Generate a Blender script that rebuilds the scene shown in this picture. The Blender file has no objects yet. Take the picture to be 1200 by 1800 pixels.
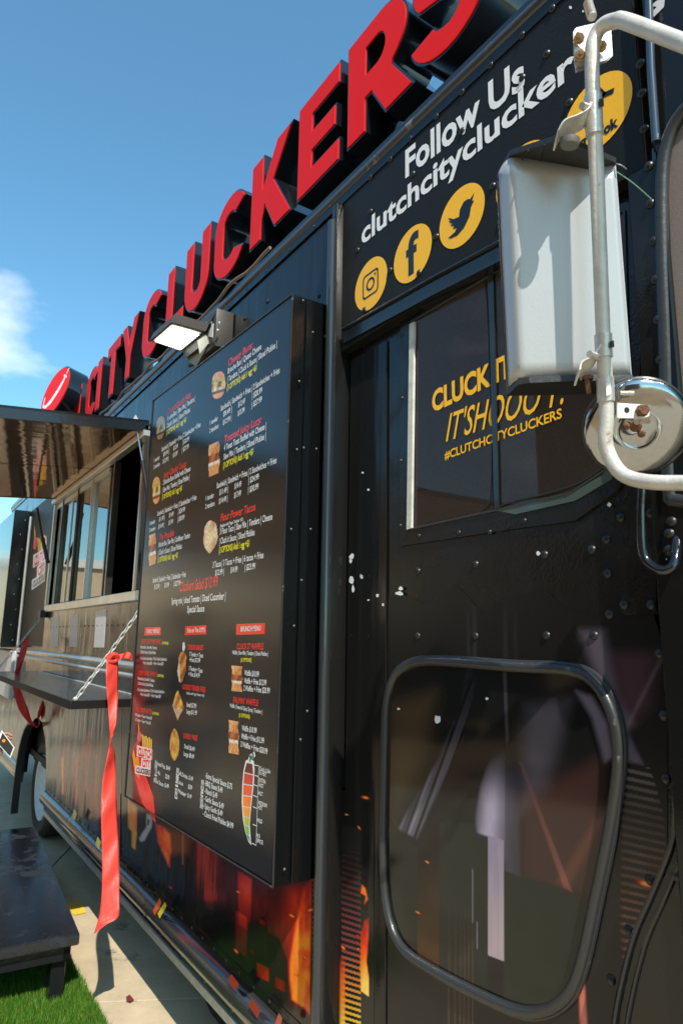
import bpy, bmesh, math, random
import numpy as np
from mathutils import Vector, Matrix
random.seed(7); rng = np.random.default_rng(7)
PI = math.pi
S = bpy.context.scene
C = S.collection
# ------------------------------------------------------------------ camera, sky, sun, exposure
CAMX, CAMZ = -1.12, 1.56            # 1.12 m out from the truck side (the plane x = 0), eye height
F_PX, PITCH, YAW, ROLL = 1170.0, math.radians(10.8), math.radians(33.97), math.radians(0.877)
Fv = Vector((math.cos(PITCH)*math.sin(YAW), math.cos(PITCH)*math.cos(YAW), math.sin(PITCH)))
_R0 = Vector((math.cos(YAW), -math.sin(YAW), 0)); _U0 = _R0.cross(Fv)
Rv = math.cos(ROLL)*_R0 + math.sin(ROLL)*_U0
Uv = -math.sin(ROLL)*_R0 + math.cos(ROLL)*_U0
cam = bpy.data.objects.new('camera', bpy.data.cameras.new('camera')); C.objects.link(cam); S.camera = cam
cam.matrix_world = Matrix(((Rv.x, Uv.x, -Fv.x, CAMX), (Rv.y, Uv.y, -Fv.y, 0), (Rv.z, Uv.z, -Fv.z, CAMZ), (0, 0, 0, 1)))
cam.data.sensor_fit = 'VERTICAL'; cam.data.sensor_height = 36; cam.data.lens = 36*F_PX/1800
cam.data.clip_start = 0.05; cam.data.clip_end = 3000
cam.data.dof.use_dof = True; cam.data.dof.focus_distance = 1.75; cam.data.dof.aperture_fstop = 8.0

KX, KY = 0.27, 0.85                 # metres a shadow travels in +x / +y per metre of height
sunv = Vector((-KX, -KY, 1)).normalized()
w = bpy.data.worlds.new('World'); S.world = w; w.use_nodes = True
nt = w.node_tree; nt.nodes.clear()
def wn(t, **k):
    n = nt.nodes.new(t)
    for a, b in k.items(): setattr(n, a, b)
    return n
out = wn('ShaderNodeOutputWorld'); bg = wn('ShaderNodeBackground'); sky = wn('ShaderNodeTexSky', sky_type='NISHITA', sun_disc=False)
sky.sun_elevation = math.asin(sunv.z); sky.sun_rotation = math.atan2(sunv.x, sunv.y)
sky.air_density = 1.0; sky.dust_density = 0.5; sky.ozone_density = 0.9
hs = wn('ShaderNodeHueSaturation'); hs.inputs['Saturation'].default_value = 1.0
tint = wn('ShaderNodeMixRGB', blend_type='MULTIPLY'); tint.inputs[0].default_value = 1; tint.inputs[2].default_value = (.66, 1.07, 1.09, 1)
# thin fair-weather clouds, everywhere in the sky by the same rule
tc = wn('ShaderNodeTexCoord'); mp = wn('ShaderNodeMapping'); mp.inputs['Scale'].default_value = (1.0, 1.0, 2.2); mp.inputs['Location'].default_value = (0.4, 0.1, 0.0)
no = wn('ShaderNodeTexNoise'); no.inputs['Scale'].default_value = 7.5; no.inputs['Detail'].default_value = 9; no.inputs['Roughness'].default_value = 0.56
cr = wn('ShaderNodeValToRGB'); cr.color_ramp.elements[0].position = 0.36; cr.color_ramp.elements[1].position = 0.66
mix = wn('ShaderNodeMixRGB'); mix.inputs[2].default_value = (6.6, 6.9, 7.3, 1)
L = nt.links.new
L(tc.outputs['Generated'], mp.inputs[0]); L(mp.outputs[0], no.inputs[0])
# a few small cumulus scattered round the sky: (direction, angular size)
def vray(px, py): return (Fv*F_PX + Rv*(px-600) - Uv*(py-900)).normalized()
acc = None
for dvec, sz in ((vray(-62, 560), .10), (Vector((-.8, .5, .35)), .2), (Vector((-.6, -.7, .5)), .22), (Vector((.7, -.5, .4)), .2), (Vector((-.95, -.1, .6)), .18), (Vector((.3, -.9, .25)), .25)):
    sub = wn('ShaderNodeVectorMath', operation='DISTANCE'); L(tc.outputs['Generated'], sub.inputs[0]); sub.inputs[1].default_value = dvec.normalized()
    mr = wn('ShaderNodeMapRange'); L(sub.outputs['Value'], mr.inputs[0]); mr.inputs[1].default_value = 0; mr.inputs[2].default_value = sz*1.7; mr.inputs[3].default_value = .42; mr.inputs[4].default_value = -.35
    if acc is None: acc = mr.outputs[0]
    else:
        mxn = wn('ShaderNodeMath', operation='MAXIMUM'); L(acc, mxn.inputs[0]); L(mr.outputs[0], mxn.inputs[1]); acc = mxn.outputs[0]
ad = wn('ShaderNodeMath', operation='ADD'); L(acc, ad.inputs[0]); L(no.outputs[0], ad.inputs[1])
sc_ = wn('ShaderNodeMath', operation='MULTIPLY'); sc_.inputs[1].default_value = .75; L(ad.outputs[0], sc_.inputs[0])
mul = wn('ShaderNodeMath', operation='MULTIPLY'); mul.inputs[1].default_value = 0.62
L(sc_.outputs[0], cr.inputs[0]); L(cr.outputs[0], mul.inputs[0]); L(mul.outputs[0], mix.inputs[0])
L(sky.outputs[0], hs.inputs['Color']); L(hs.outputs[0], tint.inputs[1]); L(tint.outputs[0], mix.inputs[1]); L(mix.outputs[0], bg.inputs[0]); L(bg.outputs[0], out.inputs[0])
bg.inputs[1].default_value = 0.148
sl = bpy.data.lights.new('sun', 'SUN'); sl.energy = 4.2; sl.angle = math.radians(0.55); sl.color = (1, 0.93, 0.82)
so = bpy.data.objects.new('sun', sl); C.objects.link(so); so.rotation_euler = sunv.to_track_quat('Z', 'Y').to_euler()
S.view_settings.view_transform = 'Standard'; S.view_settings.look = 'None'; S.view_settings.exposure = 0.62
S.view_settings.gamma = 1; S.view_settings.use_curve_mapping = False

# ------------------------------------------------------------------ helpers
def ray(px, py): return Fv*F_PX + Rv*(px-600) - Uv*(py-900)
def W(px, py, x=0.0):               # the point of a plane parallel to the truck side
    r = ray(px, py); k = (x-CAMX)/r.x; return Vector((x, r.y*k, CAMZ+r.z*k))
def YP(px, py, y):                  # the point of a plane across the truck
    r = ray(px, py); k = y/r.y; return Vector((CAMX+r.x*k, y, CAMZ+r.z*k))
def DP(px, py, d):                  # the point at a given distance
    r = ray(px, py)/F_PX; return Vector((CAMX, 0, CAMZ)) + r*d

def tag(o, label=None, cat=None, group=None, kind=None):
    if label: o['label'] = label
    if cat: o['category'] = cat
    if group: o['group'] = group
    if kind: o['kind'] = kind
    return o
def empty(name, loc, label, cat, group=None):
    o = bpy.data.objects.new(name, None); C.objects.link(o); o.location = loc; o.empty_display_size = .1
    return tag(o, label, cat, group)
def link(name, me, parent=None):
    o = bpy.data.objects.new(name, me); C.objects.link(o)
    if parent:
        o.parent = parent; o.matrix_parent_inverse = parent_mat(parent).inverted()
    return o
def parent_mat(p):
    m = Matrix.Translation(p.location) @ p.rotation_euler.to_matrix().to_4x4() @ Matrix.Diagonal((*p.scale, 1))
    if p.parent: m = parent_mat(p.parent) @ p.matrix_parent_inverse @ m
    return m
def meshdata(name, vs, fs, mat, smooth=False):
    me = bpy.data.meshes.new(name); me.from_pydata([tuple(v) for v in vs], [], fs)
    if mat: me.materials.append(mat)
    if smooth: me.polygons.foreach_set('use_smooth', [True]*len(me.polygons))
    me.update(); return me
class MB:
    def __init__(s): s.bm = bmesh.new()
    def poly(s, pts): return s.bm.faces.new([s.bm.verts.new(p) for p in pts])
    def box(s, a, b, bev=0, seg=1):
        a = Vector(a); b = Vector(b); lo = Vector(map(min, a, b)); hi = Vector(map(max, a, b))
        r = bmesh.ops.create_cube(s.bm, size=1); vs = r['verts']
        for v in vs: v.co = Vector(((v.co[i]+.5)*(hi[i]-lo[i])+lo[i]) for i in range(3))
        if bev:
            es = list({e for v in vs for e in v.link_edges})
            bmesh.ops.bevel(s.bm, geom=es, offset=bev, segments=seg, affect='EDGES', profile=.5)
        return s
    def hexa(s, q, d):              # quad q extruded by vector d
        q = [Vector(p) for p in q]; d = Vector(d); n = len(q)
        a = [s.bm.verts.new(p) for p in q]; b = [s.bm.verts.new(p+d) for p in q]
        s.bm.faces.new(a); s.bm.faces.new(b[::-1])
        for i in range(n): s.bm.faces.new((a[i], b[i], b[(i+1) % n], a[(i+1) % n]))
        return s
    def tube(s, pts, r, seg=12, closed=False, cap=True):
        pts = [Vector(p) for p in pts]; n = len(pts); rings = []
        t0 = (pts[1]-pts[0]).normalized(); up = Vector((0, 0, 1)) if abs(t0.z) < .9 else Vector((1, 0, 0))
        nrm = (up - t0*up.dot(t0)).normalized()
        for i, p in enumerate(pts):
            if closed: t = (pts[(i+1) % n]-pts[i-1]).normalized()
            else: t = (pts[min(i+1, n-1)]-pts[max(i-1, 0)]).normalized()
            nrm = (nrm - t*nrm.dot(t)).normalized(); bn = t.cross(nrm)
            rr = r[i] if isinstance(r, (list, tuple)) else r
            rings.append([s.bm.verts.new(p + nrm*math.cos(a)*rr + bn*math.sin(a)*rr) for a in [2*PI*k/seg for k in range(seg)]])
        m = n if closed else n-1
        for i in range(m):
            A, B = rings[i], rings[(i+1) % n]
            for k in range(seg): s.bm.faces.new((A[k], A[(k+1) % seg], B[(k+1) % seg], B[k]))
        if cap and not closed: s.bm.faces.new(rings[0][::-1]); s.bm.faces.new(rings[-1])
        return s
    def lathe(s, prof, seg, M):     # profile [(r, h)] about local z, placed by matrix M
        rings = []
        for r, h in prof:
            if r < 1e-6: rings.append([s.bm.verts.new(M @ Vector((0, 0, h)))])
            else: rings.append([s.bm.verts.new(M @ Vector((r*math.cos(2*PI*k/seg), r*math.sin(2*PI*k/seg), h))) for k in range(seg)])
        for A, B in zip(rings, rings[1:]):
            for k in range(seg):
                a, b = A[k % len(A)], A[(k+1) % len(A)]; c, d = B[(k+1) % len(B)], B[k % len(B)]
                q = []
                for v in (a, b, c, d):
                    if v not in q: q.append(v)
                if len(q) > 2: s.bm.faces.new(q)
        return s
    def build(s, name, mat, parent=None, smooth=False, auto=None):
        bmesh.ops.recalc_face_normals(s.bm, faces=s.bm.faces)
        me = bpy.data.meshes.new(name); s.bm.to_mesh(me); s.bm.free()
        if mat: me.materials.append(mat)
        if smooth:
            me.polygons.foreach_set('use_smooth', [True]*len(me.polygons))
            me.set_sharp_from_angle(angle=math.radians(auto or 40))
        return link(name, me, parent)
def box(name, a, b, mat, parent=None, bev=0.0, seg=1): return MB().box(a, b, bev, seg).build(name, mat, parent, smooth=bev > 0, auto=35)
def slab(name, q, x0, x1, mat, parent=None):        # polygon of (y, z) between two planes x
    return MB().hexa([(x0, p[0], p[1]) for p in q], (x1-x0, 0, 0)).build(name, mat, parent)
def slabp(name, px, x0, x1, mat, parent=None):      # the same from photograph points
    q = [W(a, b, x0) for a, b in px]; return slab(name, [(p.y, p.z) for p in q], x0, x1, mat, parent)
def smooth_path(pts, n=6, closed=False):
    pts = [Vector(p) for p in pts]; N = len(pts); o = []
    for i in range(N if closed else N-1):
        p0 = pts[i-1] if (closed or i > 0) else pts[i]; p1 = pts[i]; p2 = pts[(i+1) % N]
        p3 = pts[(i+2) % N] if (closed or i+2 < N) else p2
        for k in range(n):
            t = k/n
            o.append(.5*((2*p1)+(p2-p0)*t+(2*p0-5*p1+4*p2-p3)*t*t+(3*p1-p0-3*p2+p3)*t**3))
    if not closed: o.append(pts[-1])
    return o

# ------------------------------------------------------------------ materials
def mat(name, col=(.5, .5, .5), rough=.5, metal=0, coat=0, bump=None, spec=None, var=None, emit=None, ior=None, dirt=None, smudge=None):
    m = bpy.data.materials.new(name); m.use_nodes = True; t = m.node_tree; b = t.nodes['Principled BSDF']; Lk = t.links.new
    b.inputs['Base Color'].default_value = (*col, 1); b.inputs['Roughness'].default_value = rough; b.inputs['Metallic'].default_value = metal
    b.inputs['Coat Weight'].default_value = coat; b.inputs['Coat Roughness'].default_value = .04
    if spec is not None: b.inputs['Specular IOR Level'].default_value = spec
    if ior: b.inputs['IOR'].default_value = ior
    tcn = t.nodes.new('ShaderNodeTexCoord')
    if var:                         # (scale, amount) colour mottling
        n = t.nodes.new('ShaderNodeTexNoise'); n.inputs['Scale'].default_value = var[0]; n.inputs['Detail'].default_value = 8; n.inputs['Roughness'].default_value = .65
        Lk(tcn.outputs['Object'], n.inputs[0]); r = t.nodes.new('ShaderNodeValToRGB')
        r.color_ramp.elements[0].position = .3; r.color_ramp.elements[1].position = .7
        r.color_ramp.elements[0].color = (*[c*(1-var[1]) for c in col], 1); r.color_ramp.elements[1].color = (*[min(1, c*(1+var[1])) for c in col], 1)
        Lk(n.outputs[0], r.inputs[0]); Lk(r.outputs[0], b.inputs['Base Color'])
    if dirt:                        # (colour, scale, threshold, rough) specks of dust / chips
        n = t.nodes.new('ShaderNodeTexNoise'); n.inputs['Scale'].default_value = dirt[1]; n.inputs['Detail'].default_value = 10; n.inputs['Roughness'].default_value = .7
        Lk(tcn.outputs['Object'], n.inputs[0]); r = t.nodes.new('ShaderNodeValToRGB'); r.color_ramp.elements[0].position = dirt[2]; r.color_ramp.elements[1].position = dirt[2]+.06
        mx = t.nodes.new('ShaderNodeMixRGB'); Lk(n.outputs[0], r.inputs[0]); Lk(r.outputs[0], mx.inputs[0])
        src = b.inputs['Base Color'].links[0].from_socket if b.inputs['Base Color'].links else None
        if src: Lk(src, mx.inputs[1])
        else: mx.inputs[1].default_value = (*col, 1)
        mx.inputs[2].default_value = (*dirt[0], 1); Lk(mx.outputs[0], b.inputs['Base Color'])
        ma = t.nodes.new('ShaderNodeMapRange'); Lk(r.outputs[0], ma.inputs[0]); ma.inputs[3].default_value = rough; ma.inputs[4].default_value = min(1, rough+.35); Lk(ma.outputs[0], b.inputs['Roughness'])
    if smudge:                      # wiped, dusty patches: roughness that wanders
        n = t.nodes.new('ShaderNodeTexNoise'); n.inputs['Scale'].default_value = smudge[0]; n.inputs['Detail'].default_value = 7; n.inputs['Distortion'].default_value = 1.2
        Lk(tcn.outputs['Object'], n.inputs[0]); ms = t.nodes.new('ShaderNodeMapRange'); ms.inputs[1].default_value = .38; ms.inputs[2].default_value = .68; ms.inputs[3].default_value = smudge[1]; ms.inputs[4].default_value = smudge[2]; Lk(n.outputs[0], ms.inputs[0])
        if b.inputs['Roughness'].links:
            mm = t.nodes.new('ShaderNodeMath'); mm.operation = 'MAXIMUM'; Lk(b.inputs['Roughness'].links[0].from_socket, mm.inputs[0]); Lk(ms.outputs[0], mm.inputs[1]); Lk(mm.outputs[0], b.inputs['Roughness'])
        else: Lk(ms.outputs[0], b.inputs['Roughness'])
    if bump:                        # list of (scale, strength, stretch)
        prev = None
        for sc, st, *str_ in bump:
            n = t.nodes.new('ShaderNodeTexNoise'); n.inputs['Scale'].default_value = sc; n.inputs['Detail'].default_value = 3
            src = tcn.outputs['Object']
            if str_:
                mpn = t.nodes.new('ShaderNodeMapping'); mpn.inputs['Scale'].default_value = str_[0]; Lk(src, mpn.inputs[0]); src = mpn.outputs[0]
            Lk(src, n.inputs[0]); bn = t.nodes.new('ShaderNodeBump'); bn.inputs['Strength'].default_value = st; bn.inputs['Distance'].default_value = .01
            Lk(n.outputs[0], bn.inputs['Height'])
            if prev: Lk(prev, bn.inputs['Normal'])
            prev = bn.outputs[0]
        Lk(prev, b.inputs['Normal']); Lk(prev, b.inputs['Coat Normal'])
    if emit: b.inputs['Emission Color'].default_value = (*emit[0], 1); b.inputs['Emission Strength'].default_value = emit[1]
    return m
BLK = mat('black_vinyl_wrap', (.009, .0088, .0085), .10, bump=[(1.4, .55, (1, 5, .6)), (2.2, .14), (14, .03), (260, .02)], spec=.32, smudge=(3.5, .07, .24), dirt=((.10, .09, .08), 38, .74))
BLK2 = mat('black_door_paint', (.0065, .0065, .006), .2, smudge=(4, .14, .36), bump=[(1.8, .18), (30, .05), (150, .06)], spec=.5, dirt=((.09, .085, .07), 22, .73))
BLKSAT = mat('satin_black_header_paint', (.0135, .0135, .0125), .42, bump=[(200, .13), (3, .08)], spec=.15)
TRIM = mat('black_trim_metal', (.010, .011, .012), .2, coat=.3, bump=[(40, .06), (6, .06)], dirt=((.2, .2, .2), 120, .72))
RUBBER = mat('weathered_rubber_gasket', (.03, .031, .032), .33, bump=[(60, .1)], dirt=((.13, .12, .1), 30, .66))
BOARD = mat('printed_board_face', (.017, .0165, .0165), .11, bump=[(3.0, .05), (420, .04)], spec=.38)
BSIDE = mat('board_side_metal', (.004, .0045, .005), .16, bump=[(5, .2), (70, .06)], dirt=((.35, .34, .33), 55, .735))
ALU = mat('aluminium_frame', (.62, .61, .58), .36, .85, bump=[(50, .05)], var=(9, .12))
STEEL = mat('galvanised_steel', (.62, .60, .56), .42, .55, bump=[(90, .1)], var=(40, .14), dirt=((.33, .24, .14), 26, .63))
POLE = mat('dusty_painted_pole', (.60, .58, .53), .5, .25, bump=[(120, .12)], var=(30, .12), dirt=((.26, .2, .13), 20, .62))
RUST = mat('rusty_bolt', (.16, .075, .04), .75, .3, var=(200, .4), bump=[(300, .3)])
NUT = mat('yellow_zinc_nut', (.42, .31, .19), .45, .8, var=(120, .25))
CHROME = mat('chrome', (.40, .415, .43), .11, 1, bump=[(7, .05), (60, .02)], dirt=((.2, .18, .15), 14, .62))
SILVER = mat('silver_mirror_shell', (.47, .50, .525), .34, .22, bump=[(3, .05), (250, .03)])
PLAST = mat('black_plastic', (.018, .018, .019), .45, bump=[(100, .08)])
RED = mat('red_acrylic_letter_face', (.80, .012, .010), .45, spec=.12)
REDFAR = RED
RETURN = mat('black_letter_return', (.007, .009, .012), .14, coat=.4, bump=[(8, .12)], dirt=((.4, .4, .4), 90, .75))
WHITE = mat('white_vinyl_print', (.80, .81, .82), .3, bump=[(120, .05)])
YEL = mat('golden_yellow_vinyl_print', (.95, .50, .005), .3, bump=[(120, .05)])
INK = mat('black_vinyl_print', (.011, .011, .012), .3)
MWHITE = mat('white_menu_ink', (.82, .82, .82), .16)
MRED = mat('red_menu_ink', (.85, .045, .03), .16)
MYEL = mat('yellow_menu_ink', (.85, .78, .03), .16)
RIBBON = mat('red_satin_ribbon', (.86, .085, .06), .46, bump=[(12, .25, (6, 1, 1)), (400, .05)], spec=.6)
RIB2 = mat('dark_red_satin_ribbon', (.50, .012, .022), .4, bump=[(15, .2)], spec=.5)
for m_ in (RIBBON, RIB2):           # thin cloth lets some sun through
    t = m_.node_tree; b = t.nodes['Principled BSDF']; tr = t.nodes.new('ShaderNodeBsdfTranslucent'); tr.inputs[0].default_value = (.85, .06, .045, 1)
    mx = t.nodes.new('ShaderNodeMixShader'); mx.inputs[0].default_value = .35
    t.links.new(b.outputs[0], mx.inputs[1]); t.links.new(tr.outputs[0], mx.inputs[2]); t.links.new(mx.outputs[0], t.nodes['Material Output'].inputs[0])
TYRE = mat('tyre_rubber', (.02, .02, .02), .7, bump=[(60, .15)])
RIM = mat('pale_painted_wheel_rim', (.62, .68, .72), .45, bump=[(20, .05)], var=(12, .1))
WHT = mat('painted_white', (.75, .75, .72), .5)
SKIN = mat('skin', (.33, .17, .11), .5, bump=[(80, .1)])
CLOTH = mat('dark_shirt', (.012, .013, .018), .8, bump=[(200, .2)])
DENIM = mat('denim', (.03, .045, .08), .8, bump=[(300, .2)])
HAIR = mat('dark_hair', (.012, .009, .008), .5, bump=[(200, .4)])
DARK = mat('dark_interior', (.006, .006, .006), .6)
INTER = mat('kitchen_interior', (.03, .03, .03), .5)
CHASSIS = mat('chassis_black', (.012, .012, .012), .7)
PLATF = mat('scuffed_black_platform', (.010, .012, .016), .14, bump=[(4, .15), (50, .08)], var=(7, .15), dirt=((.018, .021, .026), 5, .55))
AWN = mat('awning_underside_gloss', (.50, .33, .185), .07, .9, bump=[(2.6, .28, (1, 3, 1)), (9, .04)])
STEELTOP = mat('crinkled_shelf_film', (.20, .21, .22), .12, .9, bump=[(9, 1.0, (1, 2.6, 1)), (26, .9, (1, 1.6, 1)), (70, .2)], var=(14, .5))
CREAM = mat('cream_wall', (.60, .47, .31), .85, var=(1.2, .08))
BROWN = mat('brown_cladding', (.20, .115, .06), .8, var=(1.5, .2))
GLS = mat('window_glass_dark', (.012, .013, .014), .03, spec=.9, bump=[(1.5, .05)])
STICK = mat('pale_sticker', (.55, .56, .60), .4, var=(30, .08))
FOLI = mat('tree_foliage', (.045, .08, .02), .7, var=(20, .4)); BARK = mat('bark', (.09, .065, .045), .9, var=(20, .3))
# printed art: colour of the print itself, from a colour attribute
def print_mat(name, rough=.14, nscale=0):
    m = bpy.data.materials.new(name); m.use_nodes = True; t = m.node_tree; b = t.nodes['Principled BSDF']
    a = t.nodes.new('ShaderNodeVertexColor'); a.layer_name = 'ink'; t.links.new(a.outputs[0], b.inputs['Base Color']); b.inputs['Roughness'].default_value = rough; b.inputs['Specular IOR Level'].default_value = .38
    tcn = t.nodes.new('ShaderNodeTexCoord'); n = t.nodes.new('ShaderNodeTexNoise'); n.inputs['Scale'].default_value = 2.2
    bn = t.nodes.new('ShaderNodeBump'); bn.inputs['Strength'].default_value = .15; bn.inputs['Distance'].default_value = .01
    t.links.new(tcn.outputs['Object'], n.inputs[0]); t.links.new(n.outputs[0], bn.inputs['Height']); t.links.new(bn.outputs[0], b.inputs['Normal'])
    if name == 'wrap_print':        # the same panel waviness as the plain black wrap
        mpn = t.nodes.new('ShaderNodeMapping'); mpn.inputs['Scale'].default_value = (1, 5, .6); n3 = t.nodes.new('ShaderNodeTexNoise'); n3.inputs['Scale'].default_value = 1.4; n3.inputs['Detail'].default_value = 3
        b3 = t.nodes.new('ShaderNodeBump'); b3.inputs['Strength'].default_value = .55; b3.inputs['Distance'].default_value = .01
        t.links.new(tcn.outputs['Object'], mpn.inputs[0]); t.links.new(mpn.outputs[0], n3.inputs[0]); t.links.new(n3.outputs[0], b3.inputs['Height']); t.links.new(b3.outputs[0], bn.inputs['Normal'])
    if nscale:
        n2 = t.nodes.new('ShaderNodeTexNoise'); n2.inputs['Scale'].default_value = nscale; n2.inputs['Detail'].default_value = 6
        r = t.nodes.new('ShaderNodeMapRange'); r.inputs[1].default_value = .3; r.inputs[2].default_value = .7; r.inputs[3].default_value = .6; r.inputs[4].default_value = 1.25
        mu = t.nodes.new('ShaderNodeVectorMath'); mu.operation = 'SCALE'
        t.links.new(tcn.outputs['Object'], n2.inputs[0]); t.links.new(n2.outputs[0], r.inputs[0]); t.links.new(a.outputs[0], mu.inputs[0]); t.links.new(r.outputs[0], mu.inputs['Scale']); t.links.new(mu.outputs[0], b.inputs['Base Color'])
    return m
PRINT = print_mat('wrap_print'); FOOD = print_mat('food_photo_print', .16, 90)
def alpha_mat(name, build, rough=.3):
    pass
# mesh screen behind the door glass: a fine woven net
SCREEN = bpy.data.materials.new('woven_screen'); SCREEN.use_nodes = True
t = SCREEN.node_tree; b = t.nodes['Principled BSDF']; b.inputs['Roughness'].default_value = .5
tcn = t.nodes.new('ShaderNodeTexCoord'); vo = t.nodes.new('ShaderNodeTexVoronoi'); vo.inputs['Scale'].default_value = 420; vo.inputs['Randomness'].default_value = .15
r = t.nodes.new('ShaderNodeValToRGB'); r.color_ramp.elements[0].position = .25; r.color_ramp.elements[0].color = (.016, .015, .016, 1); r.color_ramp.elements[1].position = .6; r.color_ramp.elements[1].color = (.23, .18, .155, 1)
t.links.new(tcn.outputs['Object'], vo.inputs[0]); t.links.new(vo.outputs[0], r.inputs[0]); t.links.new(r.outputs[0], b.inputs['Base Color'])
bn = t.nodes.new('ShaderNodeBump'); bn.inputs['Strength'].default_value = .5; bn.inputs['Distance'].default_value = .001; t.links.new(vo.outputs[0], bn.inputs['Height']); t.links.new(bn.outputs[0], b.inputs['Normal'])
# clear glass sheets
def glass_mat(name, tint=(.9, .92, .92), ior=1.5, least=0):
    m = bpy.data.materials.new(name); m.use_nodes = True; t = m.node_tree; t.nodes.clear()
    o = t.nodes.new('ShaderNodeOutputMaterial'); tr = t.nodes.new('ShaderNodeBsdfTransparent'); tr.inputs[0].default_value = (*tint, 1)
    gl = t.nodes.new('ShaderNodeBsdfGlossy'); gl.inputs['Roughness'].default_value = .02; fr = t.nodes.new('ShaderNodeFresnel'); fr.inputs[0].default_value = ior
    mx = t.nodes.new('ShaderNodeMixShader'); mxx = t.nodes.new('ShaderNodeMath'); mxx.operation = 'MAXIMUM'; mxx.inputs[1].default_value = least; t.links.new(fr.outputs[0], mxx.inputs[0]); t.links.new(mxx.outputs[0], mx.inputs[0]); t.links.new(tr.outputs[0], mx.inputs[1]); t.links.new(gl.outputs[0], mx.inputs[2]); t.links.new(mx.outputs[0], o.inputs[0])
    return m
GLASS = glass_mat('clear_glass', (.92, .92, .92), 1.38)
GLASSW = glass_mat('serving_window_glass', (.45, .5, .5), 2.0, .42)
# ground materials
CONC = mat('sunlit_concrete', (.46, .375, .25), .85, var=(5, .16), bump=[(40, .2), (260, .25)], dirt=((.22, .19, .15), 2.4, .60))
ASPH = mat('asphalt', (.06, .058, .055), .9, bump=[(90, .4)], var=(8, .2))
TURFB = mat('turf_backing', (.02, .045, .008), .9, var=(60, .4), bump=[(300, .5)])
BLADE = mat('turf_blade', (.055, .12, .012), .6, spec=.25, var=(3, .25))
t = BLADE.node_tree; b = t.nodes['Principled BSDF']; oi = t.nodes.new('ShaderNodeVertexColor'); oi.layer_name = 'ink'; t.links.new(oi.outputs[0], b.inputs['Base Color'])

# ------------------------------------------------------------------ flat print: text and shapes on a plane parallel to the truck side
TEXTS = []                          # collected, converted in one go
def text(s, a, b, h, x, mat_, name, parent, bold=.012, shear=0.0, condensed=False, yz=False, thick=.0002):
    """a, b: baseline start/end, h: cap height; photograph points unless yz"""
    if yz: A = Vector((x, *a)); B = Vector((x, *b)); hz = h
    else:
        A = W(*a, x); B = W(*b, x); hz = W(a[0], a[1]-h, x).z - A.z
    cu = bpy.data.curves.new('t', 'FONT'); cu.body = s; cu.offset = bold; cu.shear = shear; cu.resolution_u = 3; cu.extrude = 0
    o = bpy.data.objects.new('t', cu); C.objects.link(o); o['body'] = s
    TEXTS.append((o, A, B, hz, x, mat_, name, parent, thick))
def flush_texts():
    bpy.context.view_layer.update(); dg = bpy.context.evaluated_depsgraph_get()
    groups = {}
    for o, A, B, hz, x, m_, name, parent, thick in TEXTS:
        me = bpy.data.meshes.new_from_object(o.evaluated_get(dg)); n = len(me.vertices)
        if n:
            co = np.empty(n*3); me.vertices.foreach_get('co', co); co = co.reshape(-1, 3)
            x0, x1 = co[:, 0].min(), co[:, 0].max(); u = (co[:, 0]-x0)/max(x1-x0, 1e-6); v = co[:, 1]/.682*(1.06 if any(ch.islower() for ch in o['body']) else 1.0)
            P = np.outer(1-u, A) + np.outer(u, B); P[:, 2] += v*hz; P[:, 0] = x
            fs = [tuple(p.vertices) for p in me.polygons]
            g = groups.setdefault((name, m_.name, parent.name), ([], [], m_, parent))
            off = len(g[0]); g[0].extend(map(tuple, P)); g[1].extend(tuple(i+off for i in f) for f in fs)
        c = o.data; bpy.data.objects.remove(o); bpy.data.meshes.remove(me)
    for (name, mn, pn), (vs, fs, m_, parent) in groups.items():
        if m_ in (WHITE, YEL):          # large letters: each one an object
            root = list(range(len(vs)))
            def fd(i):
                while root[i] != i: root[i] = root[root[i]]; i = root[i]
                return i
            key = {}
            for i, v in enumerate(vs):
                k_ = tuple(round(c, 6) for c in v)
                if k_ in key: root[fd(i)] = fd(key[k_])
                else: key[k_] = i
            for f in fs:
                for i in f[1:]: root[fd(i)] = fd(f[0])
            isl = {}
            for f in fs: isl.setdefault(fd(f[0]), []).append(f)
            for ff in isl.values():
                ids = sorted({i for f in ff for i in f}); mp_ = {i: k for k, i in enumerate(ids)}
                link('letter', meshdata('letter', [vs[i] for i in ids], [tuple(mp_[i] for i in f) for f in ff], m_), parent)
        else: tag(link(name, meshdata(name, vs, fs, m_), parent), kind='stuff')
def decal(name, polys, x, parent, mat_=None, yz=False):
    """polys: [(points, colours or one colour)] printed on plane x"""
    if name in ('wrap_print', 'logo_print') and 1 < len(polys) < 8:
        for i_, p_ in enumerate(polys): o = decal(name, [p_], x-.00008*i_, parent, mat_, yz)
        return o
    if len(polys) > 1: o = decal_(name, polys, x, parent, mat_, yz); o['kind'] = 'stuff'; return o
    return decal_(name, polys, x, parent, mat_, yz)
def decal_(name, polys, x, parent, mat_=None, yz=False):
    vs, fs, cols = [], [], []
    for pts, col in polys:
        q = [(x, *p) if yz else tuple(W(p[0], p[1], x)) for p in pts]; off = len(vs); vs += q; fs.append(tuple(range(off, off+len(q))))
        cols += (list(col) if isinstance(col[0], (tuple, list)) else [col]*len(q))
    me = meshdata(name, vs, fs, mat_ or PRINT)
    ca = me.color_attributes.new('ink', 'FLOAT_COLOR', 'POINT'); ca.data.foreach_set('color', [c for k in cols for c in (*k, 1)])
    return link(name, me, parent)
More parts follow.
